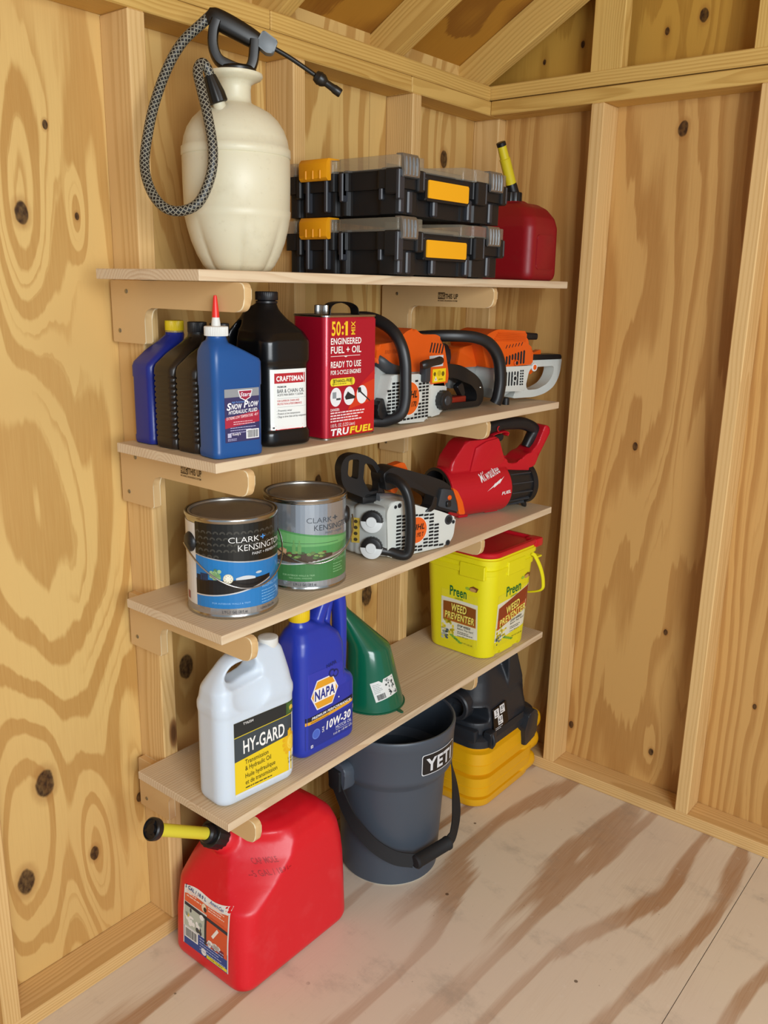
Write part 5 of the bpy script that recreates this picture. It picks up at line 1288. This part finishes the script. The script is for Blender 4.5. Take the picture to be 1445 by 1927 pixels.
# pull cord handle
bm = newbm(); M = Matrix.Translation((-.716 - ox, -.092, 1.343 - oz)) @ Matrix.Rotation(radians(-3), 4, 'Y')
tube(bm, [M @ V(p) for p in ((-.040, 0, -.002), (-.030, -.004, .0), (0, -.006, .002), (.026, -.004, .003), (.037, 0, .002))], [.0085, .0105, .0090, .0100, .0075], 12, k=4); finish('pull_handle', bm, TBLK, t, smooth=50)
bm = newbm(); box(bm, (-.738 - ox, -.092, 1.298 - oz), (-.716 - ox, -.072, 1.342 - oz), .004, 2, 0, None); finish('pull_guide', bm, TDRK, t, smooth=40)
disc(t, 'fuel_cap', -.613 - ox, 1.243 - oz, -.048, .0250, .022, TBLK, 14, .0018, .004)
disc(t, 'cap_hub', -.613 - ox, 1.243 - oz, -.068, .0125, .005, TDRK)
disc(t, 'oil_cap', -.858 - ox, 1.245 - oz, -.046, .0250, .022, TBLK, 14, .0018, .004)
bm = newbm(); tube(bm, [(-.17, -.02, .010), (-.135, -.030, .012), (-.110, -.060, .014), (-.090, -.090, .030), (-.083, -.098, .062), (-.083, -.098, .110), (-.084, -.096, .150), (-.087, -.086, .186), (-.088, -.062, .216), (-.087, -.020, .236), (-.083, .03, .242), (-.083, .075, .232), (-.083, .095, .19)], .0135, 14, k=6, sq=2.6); finish('front_handle', bm, TBLK, t, smooth=60)
bm = newbm(); tube(bm, [(-.125, .0, .165), (-.118, -.045, .150), (-.095, -.058, .133), (-.06, -.060, .125), (-.03, -.06, .124)], .010, 10, k=4, flatten=(1.4, .6)); finish('hand_guard', bm, TDRK, t, smooth=60)
bm = newbm(); prism(bm, rpoly([(-.150, .19), (-.075, .20), (-.060, .235), (-.10, .25), (-.16, .24)], .012), .02, .05, 'y', .006, 2); finish('chain_brake', bm, TBLK, t, smooth=40)
a = Art(t, plane_fn((-.653 - ox, -.0502, 1.288 - oz), (1, 0, 0), (0, 0, 1)), 'warning_label', .0004)
a.rect(.0, .0, .056, .033, 'f0d21a', 0, 1, 1).ell(.009, .021, .005, .005, '6b5a10', 1).ell(.028, .022, .008, .007, 'c9ad18', 1).ell(.044, .020, .006, .006, '6b5a10', 1).poly([(.007, .004), (.021, .004), (.014, .016)], 'f3efe0', 1).poly([(.0125, .006), (.0155, .006), (.014, .012)], '2a2410', 2).lines(.026, .006, .024, 1, .004, .002, '6b5a10', 3).done()
a = Art(t, plane_fn((-.668 - ox, -.0502, 1.327 - oz), (1, 0, 0), (0, 0, 1)), 'spec_label', .0004); a.rect(.0, .0, .058, .027, 'c9d3d8', 0, 1, 1).lines(.030, .016, .024, 3, .006, .002, '6a747a', 4).done()
a = Art(t, plane_fn((-.840 - ox, -.0502, 1.367 - oz), (1, 0, 0), (0, 0, 1)), 'side_lettering', .0004); a.text('EASY START', 0, 0, .008, 'c2541a', .03, .2, w=.06).done()
# rear handle
bm = newbm()
outer = [(-.60, 1.213), (-.378, 1.2035), (-.366, 1.225), (-.370, 1.252), (-.384, 1.272), (-.410, 1.290), (-.478, 1.318), (-.53, 1.326), (-.60, 1.33)]
prism(bm, rpoly(LX(outer), [.004, .012, .012, .015, .012, .02, .02, .02, .004]), -.020, .020, 'y', .008, 3)
c = newbm(); prism(c, rpoly(LX([(-.58, 1.226), (-.400, 1.219), (-.403, 1.243), (-.43, 1.264), (-.51, 1.288), (-.58, 1.296)]), .012), -.06, .06, 'y')
hb = tmp(bm); cut(hb, [tmp(c)]); me = hb.data; bpy.data.objects.remove(hb); me.materials.clear(); me.materials.append(TBLK); me.shade_smooth(); me.set_sharp_from_angle(angle=radians(35)); me.name = 'rear_handle'
o = bpy.data.objects.new('rear_handle', me); COL.objects.link(o); o.parent = t
bm = newbm(); prism(bm, rpoly(LX([(-.48, 1.262), (-.455, 1.273), (-.44, 1.238), (-.452, 1.232)]), .005), -.008, .008, 'y', .002, 1); finish('throttle_trigger', bm, TBLK, t, smooth=40)
bm = newbm(); box(bm, (-.53 - ox, -.012, .016), (-.44 - ox, .012, .034), .004, 2); finish('red_lever', bm, plastic('dull_red_lever', '8e2414', .45), t, smooth=40)
disc(t, 'screw', -.385 - ox, 1.254 - oz, -.020, .004, .002, SCREW)
bm = newbm(); prism(bm, rpoly([(-.30, .030), (-.145, .020), (-.145, .090), (-.28, .085), (-.30, .06)], [.02, 0, 0, .02, .02]), .050, .062, 'y', .001, 1); finish('guide_bar_cover', bm, TBLK, t, smooth=30)

# ---- hedge trimmer body
dx, dy = .982, -.19
t = thing('hedge_trimmer', 'orange and white trimmer with black hoop and grey loop handle at the right end', 'trimmer', (-.35, -.30, Z2(-.30)), math.atan2(-.19, .982), 'chainsaws and trimmer')
zb = Z2(-.30)
LZ = lambda pts: [(p[0], p[1] - zb) for p in pts]
bm = newbm()
prism(bm, rpoly(LZ([(.010, 1.245), (.025, 1.240), (.128, 1.236), (.142, 1.29), (.158, 1.306), (.0, 1.308), (-.004, 1.28)]), .008), -.012, .11, 'y', .008, 3); finish('motor_housing', bm, TGREY, t, smooth=40)
bm = newbm()
prism(bm, rpoly(LZ([(-.004, 1.306), (.158, 1.309), (.158, 1.352), (.126, 1.372), (.126, 1.402), (.005, 1.409), (-.030, 1.398), (-.058, 1.378), (-.052, 1.366), (-.030, 1.308)]), [.006, .006, .01, .012, .008, .012, .01, .01, .015, .006]), -.010, .11, 'y', .009, 3)
prism(bm, rpoly(LZ([(-.02, 1.308), (-.02, 1.372), (-.095, 1.360), (-.108, 1.308)]), .012), .028, .10, 'y', .009, 3); finish('top_cover', bm, ORG, t, smooth=40)
for k in range(8):
    bm = newbm(); x = .036 + k * .0118; z0 = 1.312 - zb; z1 = (1.334 + .0024 * k) - zb
    if k in (3, 4): z0 += .012
    box(bm, (x - .0036, -.0130, z0), (x + .0036, -.004, z1), .003, 1); finish('cover_slot', bm, SLOT, t, smooth=0)
for k in range(6):
    bm = newbm(); x = .036 + k * .0118; box(bm, (x - .0034, -.0148, 1.253 - zb), (x + .0034, -.006, 1.294 - zb), .003, 1); finish('housing_slot', bm, SLOT, t, smooth=0)
for k in range(2):
    for j in range(6):
        bm = newbm(); x = .107 + k * .0085; z = 1.256 + j * .0075 - zb; box(bm, (x - .0024, -.0148, z - .0024), (x + .0022, -.006, z + .0022), .001, 1); finish('housing_hole', bm, SLOT, t, smooth=0)
for k in range(6):
    bm = newbm(); M = Matrix.Translation((.045 + k * .0125, -.0095, 1.3615 + .0012 * k - zb)) @ Matrix.Rotation(radians(30), 4, 'Y'); box(bm, (-.002, -.001, -.006), (.002, .004, .006), .001, 1, 0, M); finish('cover_slot', bm, SLOT, t, smooth=0)
for k in range(5):
    bm = newbm(); tube(bm, [(-.010 + k * .004, -.0105, 1.380 + k * .0048 - zb), (.06, -.0112, 1.378 + k * .0048 - zb), (.122, -.0105, 1.374 + k * .0048 - zb)], .0016, 6, k=3); finish('cover_rib', bm, ORG, t, smooth=60)
for (x, z, r, mt) in ((.082, 1.274, .0095, TGREY), (.082, 1.274, .0062, SLOT), (.086, 1.3165, .0085, ORG), (.086, 1.3165, .0058, SLOT), (.163, 1.301, .0115, PALE), (.163, 1.301, .0078, ORG)):
    disc(t, 'boss', x, z - zb, -.012, r, .003 if r > .008 else .0036, mt, rim=.001)
bm = newbm(); prism(bm, rpoly(LZ([(-.108, 1.250), (.0, 1.246), (.002, 1.306), (-.106, 1.308)]), .006), .056, .10, 'y', .006, 2); finish('gearbox', bm, MGREY, t, smooth=40)
bm = newbm(); prism(bm, rpoly(LZ([(.012, 1.222), (.04, 1.216), (.085, 1.238), (.02, 1.25), (.008, 1.25)]), .006), .0, .08, 'y', .005, 2); finish('clutch_cover', bm, MGREY, t, smooth=40)
bm = newbm(); prism(bm, rpoly(LZ([(-.20, 1.245), (-.19, 1.345), (-.16, 1.370), (-.11, 1.372), (-.10, 1.33), (-.118, 1.25)]), .018), .055, .11, 'y', .006, 2); finish('blade_guard', bm, TBLK, t, smooth=40)
bm = newbm(); box(bm, (-.14, .075, .018), (.03, .10, .026), .001, 1); finish('blade_bar', bm, SCREW, t, smooth=0)
bm = newbm(); lathe(bm, [(.010, 0), (.010, .018), (.005, .020)], n=20, M=Matrix.Translation((.065, .0, .0))); finish('foot', bm, TBLK, t, smooth=40)
bm = newbm(); tube(bm, LZ and [(-.235, .07, 1.388 - zb), (-.205, .02, 1.394 - zb), (-.16, -.020, 1.3955 - zb), (-.11, -.042, 1.391 - zb), (-.068, -.052, 1.374 - zb), (-.038, -.058, 1.336 - zb), (-.028, -.060, 1.28 - zb), (-.032, -.058, 1.235 - zb), (-.037, -.054, 1.2175 - zb)], .0150, 14, k=6, sq=2.6); finish('hoop_handle', bm, TBLK, t, smooth=60)
bm = newbm(); tube(bm, [(.120, .03, 1.386 - zb), (.155, .028, 1.386 - zb), (.205, .026, 1.384 - zb)], [.009, .0105, .0095], 14, k=3, sq=3); finish('pull_handle', bm, TBLK, t, smooth=40)
bm = newbm()
prism(bm, rpoly(LZ([(.118, 1.212), (.211, 1.210), (.262, 1.218), (.300, 1.236), (.322, 1.268), (.328, 1.318), (.322, 1.327), (.165, 1.324), (.142, 1.31), (.138, 1.27), (.128, 1.235)]), [.006, .02, .03, .03, .03, .01, .008, .008, .006, .02, .02]), .022, .060, 'y', .008, 3)
c = newbm(); prism(c, rpoly(LZ([(.175, 1.232), (.225, 1.232), (.268, 1.246), (.290, 1.268), (.296, 1.297), (.200, 1.297), (.170, 1.28)]), .014), -.02, .12, 'y')
hb = tmp(bm); cut(hb, [tmp(c)]); me = hb.data; bpy.data.objects.remove(hb); me.materials.clear(); me.materials.append(TGREY); me.shade_smooth(); me.set_sharp_from_angle(angle=radians(35)); me.name = 'rear_handle'
o = bpy.data.objects.new('rear_handle', me); COL.objects.link(o); o.parent = t
bm = newbm(); prism(bm, rpoly(LZ([(.152, 1.318), (.322, 1.316), (.318, 1.330), (.20, 1.333), (.17, 1.338), (.157, 1.346)]), .004), .018, .064, 'y', .004, 2); finish('grip_pad', bm, TBLK, t, smooth=40)
bm = newbm(); prism(bm, rpoly(LZ([(.176, 1.290), (.212, 1.292), (.206, 1.278), (.196, 1.276), (.184, 1.282)]), .004), .030, .052, 'y', .002, 1); finish('throttle_trigger', bm, ORG, t, smooth=40)
bm = newbm(); prism(bm, rpoly(LZ([(.188, 1.332), (.242, 1.332), (.240, 1.3455)]), .003), .032, .050, 'y', .002, 1); finish('throttle_lock', bm, ORG, t, smooth=40)

# ---- top-handled chainsaw on the third shelf
A192 = math.atan2(-.243, .97)
t = thing('chainsaw', 'white and black top-handled chainsaw with orange badge beside the green paint can', 'chainsaw', (-.71, -.37, Z3(-.71)), A192, 'chainsaws and trimmer')
zb = Z3(-.71); L3 = lambda pts: [(p[0], p[1] - zb) for p in pts]
bm = newbm(); prism(bm, rpoly(L3([(-.130, .884), (-.057, .8815), (.058, .884), (.078, .905), (.084, .955), (.030, .979), (-.025, .996), (-.090, 1.021), (-.122, 1.022), (-.136, 1.000), (-.132, .94)]), [.01, .01, .012, .012, .006, .02, .02, .012, .012, .012, .02]), .0, .060, 'y', .006, 3); finish('starter_cover', bm, TGREY, t, smooth=40)
bm = newbm(); prism(bm, rpoly(L3([(-.165, .882), (.0, .882), (.05, .89), (.05, .96), (-.09, 1.008), (-.165, 1.004)]), .018), .055, .150, 'y', .008, 3); finish('crankcase', bm, MGREY, t, smooth=40)
# front tank with its two filler caps, facing the end of the shelf
bm = newbm(); MT = Matrix.Translation((-.1505, .0385, .066)) @ Matrix.Rotation(radians(-51), 4, 'Z'); box(bm, (-.046, -.008, -.062), (.046, .050, .062), .012, 3, 0, MT); box(bm, (-.185, .072, .006), (-.10, .150, .122), .010, 3)
blob('tank', bm, MGREY, t, .0032, 4, angle=180)
for z, half in ((.094, 0), (.029, 1)):
    M = Matrix.Translation((-.1505, .0385, z)) @ Matrix.Rotation(radians(-51), 4, 'Z') @ Matrix.Translation((.004, -.0065, 0)) @ Matrix.Rotation(pi / 2, 4, 'X')
    bm = newbm(); ribbed(bm, .0265, 0, .014, 22, .0012, M, top=.002); finish('filler_cap', bm, TBLK, t, smooth=40)
    bm = newbm(); R = [[M @ V((r * cos(pi + pi * k / 16), r * sin(pi + pi * k / 16), zz)) for k in range(17)] + [M @ V((0, -.0, zz))] for r, zz in ((.0268, .001), (.0268, .0148), (.0245, .0158))]
    Rm = Matrix.Rotation(0, 4, 'X')
    loft(bm, R); finish('cap_fold', bm, PALE, t, smooth=30)
    bm = newbm(); lathe(bm, [(.0125, .010), (.0125, .0175), (.0115, .0185), (.004, .0185)], n=28, M=M); finish('cap_hub', bm, PALE, t, smooth=40)
keep = lambda x, z: (x + .045) ** 2 + (z + zb - .941) ** 2 > .0375 ** 2 and (x > -.110) and z + zb < .992 - max(0, x + .10) * .17 and z + zb > .888 - max(0, x + .03) * -.0 and x < .018 + max(0, (.955 - z - zb)) * .35
grille(t, -.108, .046, .012, .118, -.0008, 9, 12, keep, (.80, .52), skew=-.10)
badge(t, -.045, .941 - zb, -.0010, .0345, 'STIHL', 'MS 192 T')
for (x, z, r) in ((.060, .952, .013), (.060, .892, .0075), (.076, .944, .005), (-.110, 1.008, .0045), (-.098, 1.010, .006)):
    disc(t, 'screw_recess', x, z - zb, .0008, r, .0014, TDRK, rim=.0004); disc(t, 'screw_hole', x, z - zb, .0002, r * .6, .0018, SLOT, rim=.0003)
# top handle and its covers, 60 mm behind the starter face
y0, y1 = .035, .085
bm = newbm(); prism(bm, rpoly(L3([(-.125, 1.085), (-.10, 1.098), (-.075, 1.094), (.022, 1.062), (.068, 1.044), (.092, 1.026), (.118, .996), (.134, .948), (.04, .975), (.045, .995), (.02, 1.012), (-.03, 1.040), (-.085, 1.048), (-.115, 1.04)]), [.01, .015, .02, .02, .02, .015, .02, .004, .004, .008, .012, .02, .02, .012]), y0 - .004, y1, 'y', .011, 3); finish('top_handle', bm, TBLK, t, smooth=40)
bm = newbm(); prism(bm, rpoly(L3([(.044, .983), (.055, 1.028), (.095, 1.018), (.116, .958)]), .006), y0 - .010, y1 - .01, 'y', .004, 2); finish('filter_cover', bm, TDRK, t, smooth=40)
bm = newbm(); prism(bm, rpoly(L3([(.090, 1.026), (.108, 1.014), (.126, .985), (.137, .950), (.115, .952), (.108, .985)]), .005), y0 - .012, y1 + .02, 'y', .004, 2); finish('end_cover', bm, ORG, t, smooth=40)
disc(t, 'cover_screw', .082, 1.001 - zb, y0 - .010, .0065, .003, ORG)
bm = newbm(); box(bm, (.070, y0 - .016, .978 - zb), (.085, y0 - .006, .993 - zb), .002, 1); finish('choke_lever', bm, TBLK, t, smooth=40)
bm = newbm(); prism(bm, rpoly(L3([(-.098, 1.050), (-.080, 1.053), (-.066, 1.046), (-.076, 1.028), (-.090, 1.032)]), .004), y0 + .008, y1 - .012, 'y', .002, 1); finish('throttle_trigger', bm, ORG, t, smooth=40)
bm = newbm(); prism(bm, rpoly(L3([(-.085, 1.090), (-.045, 1.098), (-.034, 1.096), (-.022, 1.074)]), .004), y0 + .03, y1 + .004, 'y', .002, 1); finish('throttle_lock', bm, ORG, t, smooth=40)
bm = newbm(); tube(bm, [(-.125, .055, 1.020 - zb), (-.08, .055, 1.014 - zb), (-.035, .055, 1.000 - zb)], .013, 14, k=4); finish('muffler_tube', bm, plastic('grey_metal_tube', '8f9296', .35, metal=.6), t, smooth=50)
bm = newbm(); prism(bm, rpoly(L3([(-.02, .984), (-.002, .982), (.014, .99), (.016, 1.016), (.006, 1.020), (-.002, .998)]), .004), -.004, .03, 'y', .003, 2); finish('pull_handle', bm, TBLK, t, smooth=40)
# front hand guard
bm = newbm()
Mg = Matrix.Translation((0, .070, 0))
prism(bm, rpoly(L3([(-.112, 1.020), (-.155, 1.022), (-.214, 1.050), (-.226, 1.072), (-.229, 1.108), (-.218, 1.129), (-.195, 1.136), (-.160, 1.130), (-.128, 1.112), (-.110, 1.083), (-.103, 1.030)]), .014, 5), .0, .026, 'y', .004, 2)
cs = []
for P in ([(-.209, 1.084), (-.206, 1.122), (-.176, 1.121), (-.179, 1.072)], [(-.164, 1.070), (-.160, 1.110), (-.138, 1.104), (-.120, 1.078), (-.118, 1.034), (-.140, 1.030)]):
    c = newbm(); prism(c, rpoly(L3(P), .008), -.02, .06, 'y'); cs.append(tmp(c))
hb = tmp(bm); cut(hb, cs); me = hb.data; bpy.data.objects.remove(hb); me.materials.clear(); me.materials.append(TBLK); me.shade_smooth(); me.set_sharp_from_angle(angle=radians(35)); me.name = 'hand_guard'
o = bpy.data.objects.new('hand_guard', me); COL.objects.link(o); o.parent = t; o.location = (0, .058, 0)
bm = newbm(); box(bm, (-.165, .058, .128), (-.095, .13, .160), .008, 2); finish('brake_housing', bm, TBLK, t, smooth=40)
bm = newbm(); tube(bm, [(-.112, .050, 1.070 - zb), (-.106, .02, 1.073 - zb), (-.098, -.012, 1.060 - zb), (-.090, -.024, 1.030 - zb), (-.086, -.028, .985 - zb), (-.085, -.028, .93 - zb), (-.087, -.026, .900 - zb), (-.098, -.018, .8905 - zb), (-.118, .004, .897 - zb), (-.140, .02, .902 - zb)], .0118, 14, k=6, sq=2.6); finish('side_handle', bm, TBLK, t, smooth=60)
bm = newbm()
prof = [(.100, .112)]
P = [(.150, .118), (.118, .118)]
for k in range(5):
    z = .112 - k * .022; P += [(.100, z), (.113, z - .006), (.110, z - .016)]
P += [(.118, .006), (.150, .006)]
prism(bm, P, -.184, -.180, 'x', .0006, 1); finish('bumper_spike', bm, SCREW, t, smooth=0)
a = Art(t, plane_fn(MT @ V((-.036, -.0082, -.030)), MT.to_3x3() @ V((1, 0, 0)), (0, 0, 1)), 'caution_label', .0004); a.rect(-.012, .0, .008, .062, 'b59a3a', 0, 1, 1)
for k in range(4): a.ell(-.002, .008 + k * .015, .005, .0045, '3a3016', 1, 10)
a.done()
bm = newbm(); prism(bm, rpoly([(-.235, .030), (-.178, .030), (-.178, .085), (-.23, .080)], [.02, 0, 0, .02]), .085, .094, 'y', .001, 1); finish('guide_bar', bm, SCREW, t, smooth=30)

# ---- red leaf blower
BRED = plastic('red_tool_plastic', 'c01524', 0.36)
AB = math.atan2(-.313, .95)
t = thing('leaf_blower', 'red and black cordless leaf blower without its nozzle, right end of third shelf', 'blower', (-.30, -.262, Z3(-.30)), AB)
zb = Z3(-.30); axz = .958 - zb; rb = .073
MX = Matrix.Translation((0, 0, axz)) @ Matrix.Rotation(pi / 2, 4, 'Y')
bm = newbm()
lathe(bm, [(rb, -.165), (rb, -.10), (rb, .045), (rb - .006, .052)], n=48, M=MX)
prism(bm, rpoly(L3 and [(p[0], p[1] - zb) for p in [(-.140, .99), (-.152, 1.040), (-.098, 1.106), (-.04, 1.104), (.010, 1.112), (.022, 1.100), (.046, 1.036), (.067, 1.027), (.103, 1.028), (.122, 1.048), (.150, 1.055), (.178, 1.046), (.158, 1.002), (.066, .962), (.03, .92), (-.09, .92)]], [.01, .02, .01, .02, .01, .01, .012, .01, .012, .012, .01, .01, .015, .02, .02, .02]), -.036, .036, 'y', .010, 2)
prism(bm, rpoly([(p[0], p[1] - zb) for p in [(.125, 1.035), (.172, 1.030), (.219, 1.108), (.214, 1.124), (.196, 1.132), (.170, 1.075)]], .008), -.034, .034, 'y', .008, 2)
c = newbm(); lathe(c, [(rb - .007, -.22), (rb - .007, -.105), (.03, -.10)], n=48, M=MX)
body = blob('motor_housing', bm, BRED, t, .0032, 2, late=[tmp(c)], angle=40)
bm = newbm(); prism(bm, rpoly([(p[0], p[1] - zb) for p in [(-.088, 1.004), (-.068, 1.084), (-.030, 1.100), (.012, 1.106), (.040, 1.040), (.016, 1.022)]], .005), -.0415, -.030, 'y', .004, 2); finish('side_panel', bm, BRED, t, smooth=40)
bm = newbm(); lathe(bm, [(rb - .001, -.168), (rb - .0005, -.1695), (rb - .009, -.171), (rb - .0125, -.165), (rb - .0135, -.112), (.02, -.110)], n=48, M=MX, cap0=False); finish('intake_ring', bm, TBLK, t, smooth=40)
for k in range(5):
    bm = newbm(); M = MX @ Matrix.Rotation(k * 2 * pi / 5 + .4, 4, 'Z'); box(bm, (.012, -.004, -.140), (rb - .014, .004, -.134), .001, 1, 0, M); finish('intake_vane', bm, TDRK, t, smooth=0)
bm = newbm(); lathe(bm, [(.022, -.148), (.024, -.140), (.024, -.11)], n=28, M=MX); finish('intake_hub', bm, TBLK, t, smooth=40)
bm = newbm(); lathe(bm, [(.066, .035), (.060, .09), (.056, .138), (.062, .140), (.063, .156), (.058, .160), (.050, .157), (.046, .12), (.02, .11)], n=48, M=MX); finish('outlet_ring', bm, TBLK, t, smooth=40)
for k in range(14):
    bm = newbm(); M = MX @ Matrix.Rotation(k * 2 * pi / 14, 4, 'Z'); box(bm, (.052, -.0018, .058), (.064 - .0, .0018, .136), .0008, 1, 0, M); finish('cooling_fin', bm, TDRK, t, smooth=0)
bm = newbm(); prism(bm, rpoly([(.105, .022), (.125, .030), (.142, .004), (.147, 0.0), (.150, .0), (.152, .008), (.140, .040), (.112, .040)], .003), -.022, -.010, 'y', .002, 1); finish('stand_foot', bm, TBLK, t, smooth=40)
bm = newbm(); prism(bm, rpoly([(.105, .022), (.125, .030), (.142, .004), (.147, 0.0), (.150, .0), (.152, .008), (.140, .040), (.112, .040)], .003), .012, .024, 'y', .002, 1); finish('stand_foot', bm, TBLK, t, smooth=40)
bm = newbm(); box(bm, (-.110, -.030, .0), (-.075, .030, .030), .004, 2); finish('housing_foot', bm, BRED, t, smooth=40)
bm = newbm(); box(bm, (-.015, -.030, .004), (.035, .030, .022), .004, 2); finish('housing_foot', bm, BRED, t, smooth=40)
bm = newbm(); tube(bm, [(p[0], 0, p[1] - zb) for p in [(-.05, 1.108), (.0, 1.126), (.045, 1.136), (.093, 1.137), (.135, 1.134), (.172, 1.120), (.182, 1.105), (.168, 1.085), (.155, 1.062)]], [.016, .0165, .017, .018, .0185, .018, .018, .0165, .015], 14, k=5, flatten=(1, .95), sq=2.6); finish('grip', bm, TBLK, t, smooth=60)
bm = newbm(); tube(bm, [(p[0], 0, p[1] - zb) for p in [(.008, 1.105), (.030, 1.113), (.060, 1.1165), (.074, 1.112), (.070, 1.104)]], .006, 10, k=5, flatten=(.6, 2.4), up=(0, 0, 1)); finish('trigger_guard', bm, BRED, t, smooth=60)
bm = newbm(); prism(bm, rpoly([(p[0], p[1] - zb) for p in [(.026, 1.106), (.058, 1.109), (.060, 1.098), (.050, 1.088)]], .004), -.008, .008, 'y', .002, 1); finish('trigger', bm, TBLK, t, smooth=40)
a = Art(t, plane_fn((.030, -.0185, 1.128 - zb), (1, 0, 0), (0, 0, 1)), 'lock_mark', .0004)
a.ell(0, 0, .006, .008, 'c01524', 0, 20).ell(.002, 0, .0045, .0062, '1b1b1c', 1, 20).done()
sf = surf_fn([body], (0, -.12, 0), (1, 0, 0), (0, 0, 1), (0, -1, 0), .2)
a = Art(t, sf, 'logo', .0005)
a.text('Milwaukee', -.062, .990 - zb, .0215, 'ece8e6', .02, .25, w=.082, rot=.25)
bolt = [(-.046, .964), (-.020, .976), (-.022, .972), (.002, .984), (-.001, .980), (.024, .999), (.006, .990), (.009, .994), (-.016, .982), (-.013, .986)]
P = [(p[0], p[1] - zb) for p in bolt]
for q in ([0, 1, 2, 8, 9][:3] + [8],): pass
def tri(*i):
    a.poly([P[k] for k in i], 'ece8e6', 1)
tri(0, 1, 9, 8); tri(2, 3, 7, 8); tri(4, 5, 6, 7)
a.text('FUEL', .008, .948 - zb, .0085, 'ece8e6', .04, .2, w=.034, rot=.12).done()
